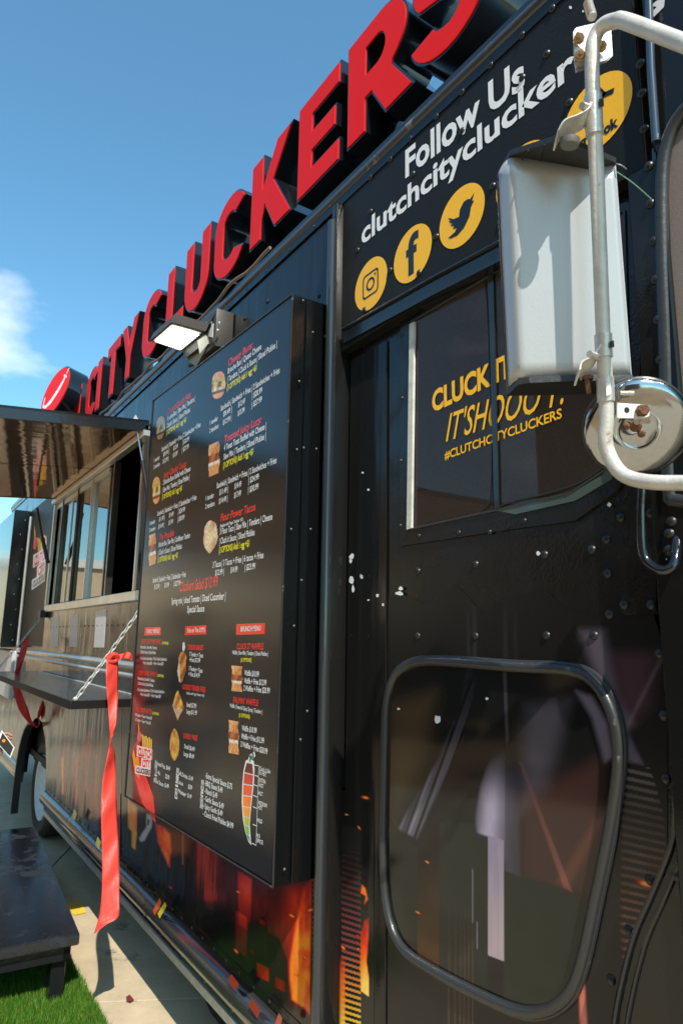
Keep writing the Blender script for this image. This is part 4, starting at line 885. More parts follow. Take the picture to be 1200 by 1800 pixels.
PT('CLUCK IT WAFFLE', (416, 1141), (463, 1141.5), 9.5, MRED, .010); PT('Waffle | Slaw Mix | Tenders | Sliced Pickles |', (408, 1150), (471, 1153), 6, MWHITE, .004); PT('(3 OPTIONS)', (423, 1163), (442, 1163.5), 6, MYEL, .012)
PT("FALMIN' WAFFLE", (410, 1235), (454, 1241), 9.5, MRED, .010); PT('Waffle | Sweet & Spicy Syrup | Tenders |', (404, 1243), (461, 1255), 6, MWHITE, .004); PT('(3 OPTIONS)', (420, 1260), (439, 1263), 6, MYEL, .012)
for s_, a, b_ in (('Waffle $10.99', (429.5, 1187), (455, 1190)), ('Waffle + Fries $12.99', (429, 1201), (468, 1205)), ('2 Waffles + Fries $20.99', (428, 1214), (474, 1219)), ('Waffle $10.99', (425, 1284), (451, 1289)), ('Waffle + Fries $12.99', (424, 1298), (464, 1307)), ('2 Waffles + Fries $20.99', (423, 1312), (470, 1326))): PT(s_, a, b_, 8.3, MWHITE)
for k, s_ in enumerate(('-Extra Special Sauce $.75', '-BBQ Sauce $.49', '- Ranch $.49', '- Garlic Sauce $.49', '- Spicy Garlic $.49', '- Clutch Fried Pickles $4.99')):
    ex = (408, 391, 382, 393, 391, 410)[k]; x_ = 361-k*.9; yy = 1367+k*13.3; PT(s_, (x_, yy), (ex, yy+(ex-x_)*.44), 8.3, MWHITE)
for (rows_, x_, y_) in (((('Seasoned Fries', '$4.49'), ('Slaw Mix', '$2.99'), ('Extra Sauce', '$.49')), 273, 1343), ((('Soft Drinks', '$1.49'), ('Juice', '$2.99'), ('Water', '$1.49')), 313, 1361)):
    for k, (s_, p_) in enumerate(rows_): PT(s_, (x_-k*1.2, y_+k*15.5), (x_-k*1.2+(17 if k != 1 else 10), y_+k*15.5+(9 if k != 1 else 5)), 6.5, MWHITE); PT(p_, (x_+19-k*1.2, y_+9+k*15.5), (x_+26-k*1.2, y_+12+k*15.5), 7, MWHITE, .012)
def vtext(s, bot, top, h, m_):      # words running up the board
    A = W(*bot, XT); B = W(*top, XT); n_ = len(s)
    for k, ch in enumerate(s):
        z_ = A.z+(B.z-A.z)*k/n_; y_ = A.y+(B.y-A.y)*k/n_; hh = (B.z-A.z)/n_*.78
        cu = [(y_, z_)]
        # letters rotated a quarter turn: drawn as strokes
        G_ = {'S': [[(1, .9), (.1, .9), (.1, .5), (.9, .5), (.9, .1), (0, .1)]], 'I': [[(.5, 0), (.5, 1)]], 'D': [[(.1, 0), (.1, 1), (.7, 1), (.95, .7), (.95, .3), (.7, 0), (.1, 0)]], 'E': [[(1, .05), (.1, .05), (.1, .95), (1, .95)], [(.1, .5), (.8, .5)]], 'R': [[(.1, 0), (.1, .95), (.9, .95), (.9, .5), (.1, .5)], [(.45, .5), (.95, 0)]], 'N': [[(.1, 0), (.1, 1), (.9, 0), (.9, 1)]], 'K': [[(.1, 0), (.1, 1)], [(.9, 1), (.15, .5), (.9, 0)]], 'a': [[(.1, .7), (.8, .7), (.8, 0), (.1, 0), (.1, .4), (.8, .4)]], 'u': [[(.1, .7), (.1, 0), (.85, 0), (.85, .7)]], 'c': [[(.9, .7), (.1, .7), (.1, 0), (.9, 0)]], 'e': [[(.1, .35), (.9, .35), (.9, .7), (.1, .7), (.1, 0), (.9, 0)]]}[ch]
        ln_ = [[(y_+h*(1-v)-h, z_+hh*u) for u, v in st] for st in G_]
        decal_polys.extend(strokes(ln_, .0062, (.82, .82, .82)))
decal_polys = []
vtext('SIDES', (272, 1372), (273, 1336), .022, MWHITE); vtext('DRINKS', (307.5, 1402), (311, 1348), .024, MWHITE); vtext('Sauce', (352, 1419), (355, 1369), .024, MWHITE)
decal('column_heading', decal_polys, XT, bo, yz=True)
# chilli heat gauge
cp = [(432, 1337), (440, 1333), (446, 1338), (447.5, 1352), (446, 1380), (443, 1405), (440.5, 1430), (439, 1450), (441, 1478), (442, 1486), (437, 1480), (431, 1462), (427, 1440), (425, 1410), (426, 1380), (428, 1355)]
decal('chilli_gauge', [([(p[0], p[1]) for p in smooth2] if False else cp, (.8, .8, .8))], XT, bo)
segc = [(.13, .012, .01), (.62, .03, .02), (.85, .075, .015), (.9, .20, .01), (.9, .33, .02), (.55, .50, .03), (.25, .55, .06), (.06, .33, .10)]
lf = [(433.5, 1340), (429.5, 1358), (428, 1378), (427.2, 1398), (427.2, 1417), (428.2, 1434), (429.8, 1449), (433, 1466), (439.5, 1481)]
rt = [(443.5, 1342), (445, 1362), (443.8, 1381), (442, 1400), (440.3, 1420), (438.6, 1438), (437.6, 1453), (438, 1469), (440.6, 1483)]
pl = []
for k in range(8):
    a, b_, c_, d_ = lf[k], rt[k], rt[k+1], lf[k+1]; g_ = 1.0
    pl.append(([(a[0], a[1]+g_), (b_[0], b_[1]+g_), (c_[0], c_[1]-g_), (d_[0], d_[1]-g_)], segc[k]))
decal('chilli_gauge', pl, XT-.0005, bo)
def pxstroke(lines, w_, col, x_, nm, par):
    ln_ = [[(W(*p, x_).y, W(*p, x_).z) for p in l] for l in lines]; return decal(nm, strokes(ln_, w_, col), x_, par, yz=True)
pxstroke([[(438, 1338), (440, 1331), (445, 1328), (447, 1326)]], .016, (.8, .8, .8), XT-.0006, 'chilli_stem', bo); pxstroke([[(439, 1337), (441, 1332), (445.5, 1328)]], .009, (.05, .30, .14), XT-.001, 'chilli_stem', bo)
br = [[(447, 1344.5), (455, 1346.5), (450, 1486), (443, 1482)]] + [[(443+3-k*.4, y_), (454.3-k*.6, y_+3.4)] for k, y_ in enumerate((1362, 1379, 1398, 1418, 1449))]
pxstroke(br, .0026, (.7, .7, .7), XT, 'gauge_bracket', bo)
for s_, a, b_ in (('Cluck it Like', (456, 1354), (475, 1360)), ("It's HOT", (456, 1361), (468, 1366)), ('EXTRA', (455, 1374), (467, 1378)), ('HOT', (455, 1383), (463, 1386)), ('HOT', (454, 1397), (462, 1400)), ('MEDIUM', (454, 1414), (469, 1420)), ('HOT', (453.5, 1422), (461, 1425)), ('MILD', (452, 1445), (461, 1448)), ('NO', (451, 1471), (457, 1474)), ('SPICE', (451, 1480), (462, 1485))): PT(s_, a, b_, 6.6, MWHITE, .004)
# food pictures
def foodpic(cx, cy, w_, h_, kind, tilt=0.0):
    bun = (.66, .25, .07); bunl = (.88, .50, .22); pick = (.50, .46, .12); meat = (.22, .06, .02); chs = (.95, .60, .12); wht = (.88, .80, .66); pap = (.75, .58, .40)
    def fn(u, v):
        x_, y_ = (u-.5)*2, (v-.5)*2; wob = .07*math.sin(9*u+4)+.06*math.sin(13*v+cx)
        if kind == 'burger':
            if abs(x_) > (.98-.10*abs(y_)**3)*math.sqrt(max(0, 1-abs(y_)**3.5))+wob*.4: return None
            if v < .30: return lerp(bunl, bun, .3+x_*.4+v)
            if v < .38: return pick
            if v < .58: return lerp(chs, meat, .5+.6*math.sin(11*u+3*v))
            if v < .70: return lerp(wht, pick, .5+.5*math.sin(17*u))
            if v < .78: return meat
            return lerp(bun, bunl, .5-x_*.4)
        if kind == 'sand':
            if abs(x_) > .93-.35*abs(v-.48)*.3+wob: return None
            if v < .34: return lerp(bun, bunl, .4+.5*math.sin(4*u+7*v))
            if v < .60: return lerp(meat, (.55, .16, .05), .5+.5*math.sin(10*u+8*v))
            if v < .70: return lerp(wht, (.75, .7, .6), .5+.5*math.sin(15*u))
            return lerp(bun, bunl, .6-.4*u)
        if kind == 'taco':
            if x_*x_+y_*y_ > .98+wob: return None
            a = .5+.5*math.sin(8*u+2)
            return lerp((.88, .68, .42), lerp((.48, .15, .08), (.85, .72, .45), .5+.5*math.sin(9*v+5*u)), a*.75)
        if kind == 'basket':
            if abs(x_+.25*y_) > .72*math.sqrt(max(0, 1-y_*y_))+.1+wob: return None
            if x_ < -.35+.1*y_: return pap
            return lerp((.75, .30, .05), (.28, .08, .04), .5+.5*math.sin(9*u+12*v))
        if kind == 'fries':
            if abs(x_)+abs(y_) > 1.15+wob: return None
            if v > .62 or u < .2: return lerp(pap, (.5, .32, .17), v)
            return lerp((.85, .52, .06), (.42, .12, .06), .5+.5*math.sin(10*u+9*v))
        if kind == 'oval':
            if abs(x_) > math.sqrt(max(0, 1-y_*y_))**1.3: return None
            return lerp((.80, .45, .09), (.55, .22, .03), .5+.5*math.sin(15*u+14*v+3*math.sin(8*u)))
    sk = 0
    q = [(cx-w_/2, cy-h_/2+tilt), (cx+w_/2, cy-h_/2-tilt), (cx+w_/2, cy+h_/2-tilt), (cx-w_/2, cy+h_/2+tilt)]
    grid_decal('food_picture', q, 22, 30, fn, XT-.0002, bo, FOOD)
foodpic(384, 677, 26, 50, 'burger', 4); foodpic(282.5, 752, 17, 42, 'burger', 4); foodpic(376, 807, 23, 56, 'sand', 5); foodpic(275, 862, 15, 50, 'burger', 3); foodpic(370, 943, 27, 60, 'taco', 4); foodpic(268, 966, 15, 54, 'sand', 3)
foodpic(320, 1172, 20, 56, 'basket'); foodpic(313, 1240, 20, 52, 'fries', -1); foodpic(307, 1309, 18, 60, 'oval'); foodpic(416, 1193, 22, 45, 'sand', -1); foodpic(410.5, 1296, 21, 58, 'sand', -2)
decal('dip_cup', [(blob(323.2, 1137, 3.2, 8, 14), (.68, .7, .72))], XT, bo)
# corner logo: chilli-and-fries mark with the shop's name, on a red tail
def logo(x_, par, TL, sc, skewk=.5, tail=True):
    P_ = lambda u, v: (TL[0]+u*sc[0], TL[1]+v*sc[1]+u*sc[0]*skewk)
    if tail: decal('logo_print', [([P_(.0, 1.7), P_(.25, 1.15), P_(.42, .9), P_(.55, 2.2), P_(1.15, 3.6), P_(1.25, 4.9), P_(.55, 4.15), P_(.2, 3.0)], ((.25, .03, .04), (.55, .05, .05), (.7, .05, .05), (.75, .05, .04), (.85, .08, .05), (.8, .06, .04), (.7, .06, .04), (.5, .04, .04))),
        ([P_(.05, 1.9), P_(.12, 1.55), P_(.22, 2.0), P_(.35, 1.7), P_(.45, 2.4), P_(.42, 3.0), P_(.2, 2.8)], ((.8, .35, .03), (.9, .5, .05), (.85, .4, .03), (.9, .5, .05), (.8, .3, .03), (.75, .2, .03), (.8, .35, .03)))], x_, par)
    decal('logo_print', [([P_(.55+.09*k, .62+.06*(k % 2)), P_(.62+.09*k, .60+.06*(k % 2)), P_(.64+.085*k, 1.25), P_(.57+.085*k, 1.25)], ((.95, .6, .08), (.9, .5, .05), (.85, .38, .03), (.85, .4, .03))) for k in range(6)], x_-.0003, par)
    decal('logo_print', [([P_(.33, .65), P_(.45, .5), P_(.55, .62), P_(.50, .95), P_(.42, 1.1), P_(.30, 1.0)], (.75, .12, .12)), ([P_(.36, .0), P_(.44, .35), P_(.42, .62), P_(.36, .6)], ((.9, .4, .05), (.8, .25, .04), (.8, .2, .05), (.8, .25, .05))), ([P_(.30, 1.28), P_(1.10, 1.18), P_(1.08, 1.72), P_(.28, 1.85)], (.86, .80, .80)), ([P_(.52, 1.86), P_(1.02, 1.72), P_(1.0, 2.2), P_(.50, 2.35)], (.86, .80, .80)), ([P_(.22, 2.35), P_(1.0, 2.20), P_(.98, 2.62), P_(.20, 2.80)], (.80, .80, .83))], x_-.0006, par)
    h1 = sc[1]
    text('CLUTCH', P_(.34, 1.78), P_(1.06, 1.66), .40*h1, x_-.001, MRED, 'lettering', par, bold=.05)
    text('CITY', P_(.56, 2.28), P_(.98, 2.14), .36*h1, x_-.001, MRED, 'lettering', par, bold=.05)
    text('CLUCKERS', P_(.25, 2.70), P_(.96, 2.56), .26*h1, x_-.001, INK, 'lettering', par, bold=.05)
logo(XT, bo, (231, 1262), (34, 34), .42)

# ================================================================== SECOND MENU BOARD (far)
b2 = empty('menu_board', (-.07, 8.2, 1.4), 'second black boxed board beyond the serving window, reflecting sky', 'menu board')
P0, P1 = 7.35, 8.7
box('side_frame', (-.15, P0, 1.43), (-.001, P1, 2.80), BSIDE, b2, .004)
box('board_face', (-.156, P0+.004, 1.44), (-.1505, P1, 2.79), BOARD, b2)
for k in range(9): o = link('screw', RVL, b2); o.location = (-.05-.03*(k % 2), P0-.0005, 1.5+k*.15); o.rotation_euler = (0, 0, PI/2); o.scale = (1.3, 1.3, 1.3)
MB().tube([(-.02, P0-.14, 1.10), (-.02, P0-.14, 2.72)], .014, 8).build('corner_bead', ALU, T, True)
box('end_cabinet', (-.06, 7.2, .95), (-.002, 8.6, 1.40), mat('dull_white_door', (.45, .46, .47), .4, bump=[(4, .1)]), T, .01)
box('vinyl_panel', (-.0012, 6.12, 1.46), (-.0003, 7.34, 2.80), BLKSAT, T)
# wrap logo on the wall between the window and the far board
logo(-.0015, T, (50, 928), (30, 40), -.40, False)
for k, (a, b_) in enumerate(((62, 1068), (70, 1040))): pass

# ================================================================== STICKERS below the window
for k, q_ in enumerate(([(91, 1087), (104, 1081), (103, 1136), (90, 1137)], [(124, 1081), (138, 1078), (136, 1137), (122, 1137)], [(169, 1075), (187, 1070), (183, 1138), (165, 1138)])):
    tag(slabp('sticker', q_, -.0016, -.0004, STICK), ('farthest of the three pale stickers below the serving window', 'middle one of the three pale stickers below the serving window', 'nearest and largest looking pale sticker below the serving window')[k], 'sticker', 'pale stickers in a row below the serving window')

# ================================================================== ROOF SIGN
sign = empty('roof_sign', (.1, 4.5, 3.06), 'row of big red channel letters with black sides reading CLUTCH CITY CLUCKERS along the roof', 'sign')
def arc(cx, cy, rx, ry, a0_, a1_, n=12): return [(cx+rx*math.cos(math.radians(a0_+(a1_-a0_)*k/n)), cy+ry*math.sin(math.radians(a0_+(a1_-a0_)*k/n))) for k in range(n+1)]
s = .275
def glyph(ch):
    """outer outline and holes in a cell [0..w] x [0..1]"""
    if ch == 'L': return .68, [(0, 0), (.68, 0), (.68, .24), (s, .24), (s, 1), (0, 1)], []
    if ch == 'E': return .72, [(0, 0), (.72, 0), (.72, .23), (s, .23), (s, .385), (.66, .385), (.66, .61), (s, .61), (s, .77), (.72, .77), (.72, 1), (0, 1)], []
    if ch == 'I': return .29, [(0, 0), (.29, 0), (.29, 1), (0, 1)], []
    if ch == 'T': return .76, [(.24, 0), (.52, 0), (.52, .77), (.76, .77), (.76, 1), (0, 1), (0, .77), (.24, .77)], []
    if ch == 'H': return .80, [(0, 0), (s, 0), (s, .4), (.8-s, .4), (.8-s, 0), (.8, 0), (.8, 1), (.8-s, 1), (.8-s, .6), (s, .6), (s, 1), (0, 1)], []
    if ch == 'Y': return .88, [(.32, 0), (.56, 0), (.56, .38), (.88, 1), (.62, 1), (.44, .62), (.26, 1), (0, 1), (.32, .38)], []
    if ch == 'K': return .86, [(0, 0), (s, 0), (s, .25), (.33, .36), (.55, 0), (.90, 0), (.52, .57), (.88, 1), (.56, 1), (s, .60), (s, 1), (0, 1)], []
    if ch == 'U': return .80, [(0, 1), (0, .36)] + arc(.4, .36, .4, .37, 180, 360)[1:] + [(.8, 1), (.8-s, 1), (.8-s, .36)] + arc(.4, .36, .4-s, .11, 360, 180)[1:] + [(s, 1)], []
    if ch == 'C': return .80, arc(.42, .68, .42, .33, 20, 180) + arc(.42, .32, .42, .33, 180, 340) + arc(.42, .33, .42-s, .10, -25, -180) + arc(.42, .67, .42-s, .10, 180, 25), []
    if ch == 'R': return .82, [(0, 0), (s, 0), (s, .31), (.34, .31), (.52, 0), (.88, 0), (.62, .38)] + arc(.46, .68, .34, .32, -60, 90, 14) + [(0, 1)], [[(s, .54), (.42, .54)] + arc(.42, .665, .10, .125, -80, 80, 8) + [(.42, .79), (s, .79)]]
    if ch == 'S': return .76, arc(.38, .70, .38, .31, 12, 215, 16) + [(.30, .45)] + arc(.36, .30, .13, .10, 75, -75, 8) + arc(.36, .31, .12, .10, -95, -165, 5) + [(-.02, .26)] + arc(.37, .31, .40, .33, 195, 395, 16) + [(.48, .62), (.34, .64)] + arc(.38, .715, .11, .075, 190, 20, 8), []
def shape_mesh(name, outer, holes, x0, x1, m_, y0, z0, h_, w_, par, bevel=0.0):
    cu = bpy.data.curves.new(name, 'CURVE'); cu.dimensions = '2D'; cu.fill_mode = 'BOTH'
    for loop in [outer]+holes:
        sp_ = cu.splines.new('POLY'); sp_.points.add(len(loop)-1); sp_.use_cyclic_u = True
        for k, p in enumerate(loop): sp_.points[k].co = (p[0], p[1], 0, 1)
    cu.extrude = .5
    o = bpy.data.objects.new(name, cu); C.objects.link(o); bpy.context.view_layer.update()
    me = bpy.data.meshes.new_from_object(o.evaluated_get(bpy.context.evaluated_depsgraph_get())); bpy.data.objects.remove(o); bpy.data.curves.remove(cu)
    co = np.empty(len(me.vertices)*3); me.vertices.foreach_get('co', co); co = co.reshape(-1, 3)
    P = np.stack([x0+(x1-x0)*(.5-co[:, 2]), y0-co[:, 0]*w_, z0+co[:, 1]*h_], 1); me.vertices.foreach_set('co', P.ravel()); me.materials.clear(); me.materials.append(m_); me.name = name
    bm = bmesh.new(); bm.from_mesh(me); bmesh.ops.remove_doubles(bm, verts=bm.verts, dist=1e-5); bmesh.ops.recalc_face_normals(bm, faces=bm.faces); bm.to_mesh(me); bm.free(); me.polygons.foreach_set('use_smooth', [True]*len(me.polygons)); me.set_sharp_from_angle(angle=math.radians(32)); me.update()
    return link(name, me, par)
def inset_poly(pts, d, ccw=None):
    n = len(pts); A = sum(pts[i][0]*pts[(i+1) % n][1]-pts[(i+1) % n][0]*pts[i][1] for i in range(n)); sg = 1 if A > 0 else -1; o = []
    for i in range(n):
        p0, p1, p2 = pts[i-1], pts[i], pts[(i+1) % n]
        a = Vector((p1[0]-p0[0], p1[1]-p0[1])); b_ = Vector((p2[0]-p1[0], p2[1]-p1[1]))
        if a.length < 1e-6 or b_.length < 1e-6: continue
        a.normalize(); b_.normalize(); n1_ = Vector((-a.y, a.x))*sg; n2_ = Vector((-b_.y, b_.x))*sg; m__ = n1_+n2_
        if m__.length < .3: m__ = n1_
        m__ = m__/max(.35, m__.dot(n1_)); o.append((p1[0]+m__.x*d, p1[1]+m__.y*d))
    return o
LH, LZ = .408, 3.195
seq = [('S', 1.315), ('R', 1.662), ('E', 2.000), ('K', 2.405), ('C', 2.800), ('U', 3.185), ('L', 3.470), ('C', 3.895), ('Y', 4.360), ('T', 4.715), ('I', 4.985), ('C', 5.300), ('H', 5.83), ('C', 6.20), ('T', 6.53), ('U', 6.90), ('L', 7.2), ('C', 7.6)]
for ch, yl in seq:
    w_, outer, holes = glyph(ch)
    ret = shape_mesh('letter', outer, holes, 0.0, .15, RETURN, yl, LZ, LH, LH, sign)
    shape_mesh('letter_face', inset_poly(outer, .020), [inset_poly(h_, -.012) for h_ in holes], -.004, .002, RED, yl, LZ, LH, LH, ret)
box('raceway', (.16, 1.0, 3.16), (.24, 7.7, 3.30), RETURN, sign, .004)
for k in range(12): box('sign_post', (.18, 1.2+k*.58, 3.086), (.21, 1.23+k*.58, 3.16), STEEL, sign)
# round chilli badge at the far end of the sign
DC = Vector((-.16, 5.72, 3.55)); 
import_r = .33
Md = Matrix.Translation(DC) @ Matrix.Rotation(math.radians(13), 4, 'Z') @ Matrix.Rotation(math.radians(101), 4, 'Y')
dsc = MB().lathe([(0, .0), (.235, .0), (.24, .004), (.24, .16), (0, .16)], 56, Md).build('round_badge', RETURN, sign, True)
MB().lathe([(0, -.006), (.224, -.006), (.224, .001), (0, .001)], 56, Md).build('badge_face', RED, dsc)
pc = []
cpts = [(-.20, -.13), (-.12, -.15), (-.02, -.11), (.08, -.01), (.14, .08), (.17, .17)]
ws = [.015, .05, .07, .07, .055, .02]
up_, dn_ = [], []
for k, (a, b_) in enumerate(cpts):
    p = cpts[max(0, k-1)]; q = cpts[min(len(cpts)-1, k+1)]; d_ = Vector((q[0]-p[0], q[1]-p[1])).normalized(); nn = Vector((-d_.y, d_.x)); up_.append((a+nn.x*ws[k]/2, b_+nn.y*ws[k]/2)); dn_.append((a-nn.x*ws[k]/2, b_-nn.y*ws[k]/2))
pc = [([up_[k], up_[k+1], dn_[k+1], dn_[k]], (.8, .8, .8)) for k in range(len(cpts)-1)]
pc += strokes([[(.165, .15), (.19, .22)], [(.12, .16), (.20, .12)], [(-.20, -.13), (-.22, -.02)]], .022, (.8, .8, .8))
bc_ = decal('badge_chilli', [([(DC.y-a*.8, DC.z+b_*.8) for a, b_ in p], c_) for p, c_ in pc], DC.x-.0075, dsc, yz=True)
Rz = Md @ (Matrix.Translation(DC) @ Matrix.Rotation(PI/2, 4, 'Y')).inverted(); bc_.data.transform(Rz)

# ================================================================== FLOOD LIGHT
fl = empty('flood_light', W(388, 590, 0), 'lit LED wall pack floodlight above the menu board', 'floodlight')
HS = mat('floodlight_housing', (.05, .043, .038), .5, .1, bump=[(120, .1)])
a_ = W(318, 617, -.12); b_ = W(355, 586, -.12); zl = (a_.z+b_.z)/2; ya_, yb_ = a_.y, b_.y
def zpt(px, py, z):                 # point at a given height
    r_ = ray(px, py); k = (z-CAMZ)/r_.z; return Vector((CAMX+r_.x*k, r_.y*k, z))
Lq = [zpt(269, 599, zl), zpt(302.5, 570, zl), zpt(355, 585, zl), zpt(318, 615.5, zl)]
LENS = mat('lit_led_lens', (.9, .9, .9), .2, emit=((1.0, 1.0, .93), 2.2)); LENSB = mat('led_lens_rim', (.55, .58, .5), .12, coat=.5)
cL = sum(Lq, Vector())/4
big = [cL+(p-cL)*1.14 for p in Lq]
m_ = MB(); top = [cL+(p-cL)*1.0+Vector((.015, 0, .045)) for p in big]
vs_ = [p+Vector((0, 0, .003)) for p in big]+top
hd = link('lamp_head', meshdata('lamp_head', vs_, [(0, 1, 2, 3), (7, 6, 5, 4), (0, 4, 5, 1), (1, 5, 6, 2), (2, 6, 7, 3), (3, 7, 4, 0)], HS), fl)
MB().hexa(Lq, (0, 0, .006)).build('lens', LENSB, hd)
inn = [cL+(p-cL)*.86-Vector((0, 0, .002)) for p in Lq]
MB().hexa(inn, (0, 0, .001)).build('led_panel', LENS, hd)
m_ = MB()
for i in range(12):
    for e in range(4):
        p = inn[e].lerp(inn[(e+1) % 4], (i+.5)/12); p = cL+(p-cL)*1.05+Vector((0, 0, -.0025)); m_.lathe([(.0032, .001), (.0032, -.0008), (0, -.0015)], 6, Matrix.Translation(p))
m_.build('led_row', LENS, hd)
# wall box, arm and gear case
wb = [W(360, 560, -.06), W(390, 570, -.06)]
yw1, yw0 = W(362, 600, -.05).y, W(392, 590, -.05).y
zt, zb = W(378, 560, -.05).z, W(378, 622, -.05).z
box('wall_box', (-.085, yw0, zb), (-.002, yw1-.03, zt), HS, fl, .006, 2)
MB().hexa([Lq[3]+Vector((.01, -.01, .0)), Lq[2]+Vector((.01, -.01, .0)), Vector((-.083, yw1, zt-.01)), Vector((-.083, yw0+.01, zt-.01))], (0, 0, -.05)).build('arm', HS, fl)
pA, pB = W(335, 640, -.085), W(362, 607, -.085)
MB().hexa([W(320, 612, -.12), W(361, 590, -.10), W(366, 604, -.09), W(345, 645, -.09), W(333, 636, -.10)], (.075, 0, 0)).build('gear_case', mat('gear_case', (.17, .15, .09), .35, .5, bump=[(30, .1)]), fl)
slabp('rating_label', [(347, 599), (362, 589), (366, 604), (351, 622)], -.124, -.1225, mat('pale_label', (.5, .52, .42), .5, var=(150, .2)), fl)
slabp('rating_label', [(362, 565), (375, 569), (374, 593), (362, 590)], -.0875, -.086, mat('white_label', (.65, .66, .66), .5, var=(150, .2)), fl)
MB().tube([W(333, 643, -.06), W(352, 634, -.05), W(372, 618, -.03), W(392, 612, -.01)], .009, 8).build('cable', PLAST, fl, True)
for p in ((372, 567), (386, 568), (383, 581)): MB().lathe([(.007, 0), (.006, -.005), (0, -.006)], 8, Matrix.Translation(W(*p, -.087)) @ Matrix.Rotation(PI/2, 4, 'Y')).build('screw', STEEL, fl)
nd = link('label_sheet', meshdata('label_sheet', [(0, 0, 0)]*3, [], WHT), fl) if False else None

# ================================================================== AWNING over the serving window
aw = empty('awning_flap', (-.01, 4.7, 2.72), 'raised black serving hatch flap with glossy brown reflecting underside', 'awning')
Ay0, Ay1 = 3.60, 5.98; Aw = 1.25; dzA = .092*Aw
def aw_pt(x_, y_, t=0): return Vector((x_, y_, 2.705+x_*.092+t))
m_ = MB(); 
def awslab(x0, x1, y0, y1, t0, t1): 
    q = [aw_pt(x0, y0, t0), aw_pt(x1, y0, t0), aw_pt(x1, y0, t1), aw_pt(x0, y0, t1)]; return MB().hexa(q, (0, y1-y0, 0))
awslab(-Aw, -.012, Ay0+.02, 4.70, 0, .012).build('underside_panel', AWN, aw)
awslab(-Aw, -.012, 4.715, Ay1, 0, .012).build('underside_panel', AWN, aw)
awslab(-Aw, -.012, Ay0, Ay0+.018, -.012, .042).build('edge_frame', TRIM, aw)
awslab(-Aw, -.012, Ay1, Ay1+.018, -.004, .042).build('edge_frame', TRIM, aw)
awslab(-Aw-.02, -Aw-.001, Ay0, Ay1+.018, -.012, .042).build('edge_frame', TRIM, aw)
awslab(-Aw, -.012, Ay0, Ay1+.018, .043, .055).build('top_skin', BLK, aw)
DALU = mat('dark_anodised_frame', (.13, .12, .10), .3, .8, bump=[(50, .05)], var=(9, .2))
MB().tube([(-.02, Ay0, 2.715), (-.02, Ay1, 2.715)], .012, 10).build('hinge', ALU, aw, True)
for nm, (sa, sb, sc_) in (('a', (W(237, 737, -.08), W(252, 830, -.05), W(262, 905, -.02))),):
    p0 = Vector((-.10, Ay0+.03, 2.70)); p2 = Vector((-.015, 3.50, 2.02)); p1 = p0.lerp(p2, .5)
    st = MB().tube([YP(238, 738, 3.63), YP(251, 812, 3.60)], .006, 8).build('gas_strut', CHROME, aw, True)
    MB().tube([YP(250.6, 810, 3.60), YP(258, 858, 3.59), YP(268, 915, 3.585)], .013, 10).build('strut_body', PLAST, st, True)
    MB().hexa([YP(231, 744, 3.63), YP(239, 729, 3.63), YP(247, 744, 3.63)], (0, .02, 0)).build('strut_bracket', STEEL, st)
st = MB().tube([YP(66, 893, 5.95), YP(75, 945, 5.9)], .009, 8).build('gas_strut', PLAST, aw, True)
MB().tube([YP(75, 945, 5.9), YP(85, 990, 5.88)], .016, 8).build('strut_body', PLAST, st, True)

# ================================================================== SERVING SHELF
shf = empty('serving_shelf', (-.18, 4.7, 1.26), 'fold down steel serving shelf hung on chains below the window', 'shelf')
Sx, Sy0, Sy1, Sz = -.372, 3.30, 6.05, 1.262
BLKLIP = mat('black_rubber_lip', (.006, .006, .006), .6, spec=.2)
box('shelf_top', (Sx+.004, Sy0+.004, Sz-.004), (-.012, Sy1-.004, Sz), STEELTOP, shf, .001)
box('front_lip', (Sx-.004, Sy0, Sz-.036), (Sx+.003, Sy1, Sz+.001), BLKLIP, shf, .001)
box('end_lip', (Sx+.004, Sy0-.004, Sz-.036), (-.012, Sy0+.003, Sz+.001), BLKLIP, shf, .001)
box('end_lip', (Sx+.004, Sy1-.003, Sz-.036), (-.012, Sy1+.004, Sz+.001), PLAST, shf, .001)
box('shelf_rib', (Sx+.05, Sy0+.1, Sz-.03), (Sx+.07, Sy1-.1, Sz-.006), STEEL, shf)
MB().tube([(-.012, Sy0, Sz-.004), (-.012, Sy1, Sz-.004)], .008, 8).build('hinge', STEEL, shf, True)
def link_mesh():
    L_, R_ = .021, .0075; pts = [Vector((R_*math.cos(a), 0, L_*.55+R_*math.sin(a))) for a in [PI*k/6 for k in range(7)]] + [Vector((-R_*math.cos(a), 0, -L_*.55-R_*math.sin(a))) for a in [PI*k/6 for k in range(7)]]
    o = MB().tube(pts, .0024, 6, True).build('chain_link', STEEL, None, True); me = o.data; bpy.data.objects.remove(o); return me
LM = link_mesh()
def chain(a, b_, sag, label, grp):
    c_ = empty('chain', a, label, 'chain', grp); n_ = int((b_-a).length/.031); pts = []
    for k in range(n_+1):
        f_ = (k+.5)/n_; p = a.lerp(b_, f_); p.z -= sag*4*f_*(1-f_); pts.append(p)
    for k in range(n_):
        d_ = (pts[min(k+1, n_)]-pts[max(0, k-1)]).normalized(); o = link('chain_link', LM, c_)
        o.rotation_mode = 'QUATERNION'; q_ = d_.to_track_quat('Z', 'Y'); o.rotation_quaternion = q_ @ Matrix.Rotation((k % 2)*PI/2+.3, 3, 'Z').to_quaternion()
        o.location = pts[k]; o.scale = (1.1, 1.1, 1.05)
    return c_
g_ = 'chains holding the serving shelf'
cA = Vector((-.345, Sy0+.03, Sz+.004)); cB = Vector((-.008, Sy0+.03, 1.80))
chain(cA, cB, .012, 'steel chain at the near end of the shelf with a red ribbon tied on', g_)
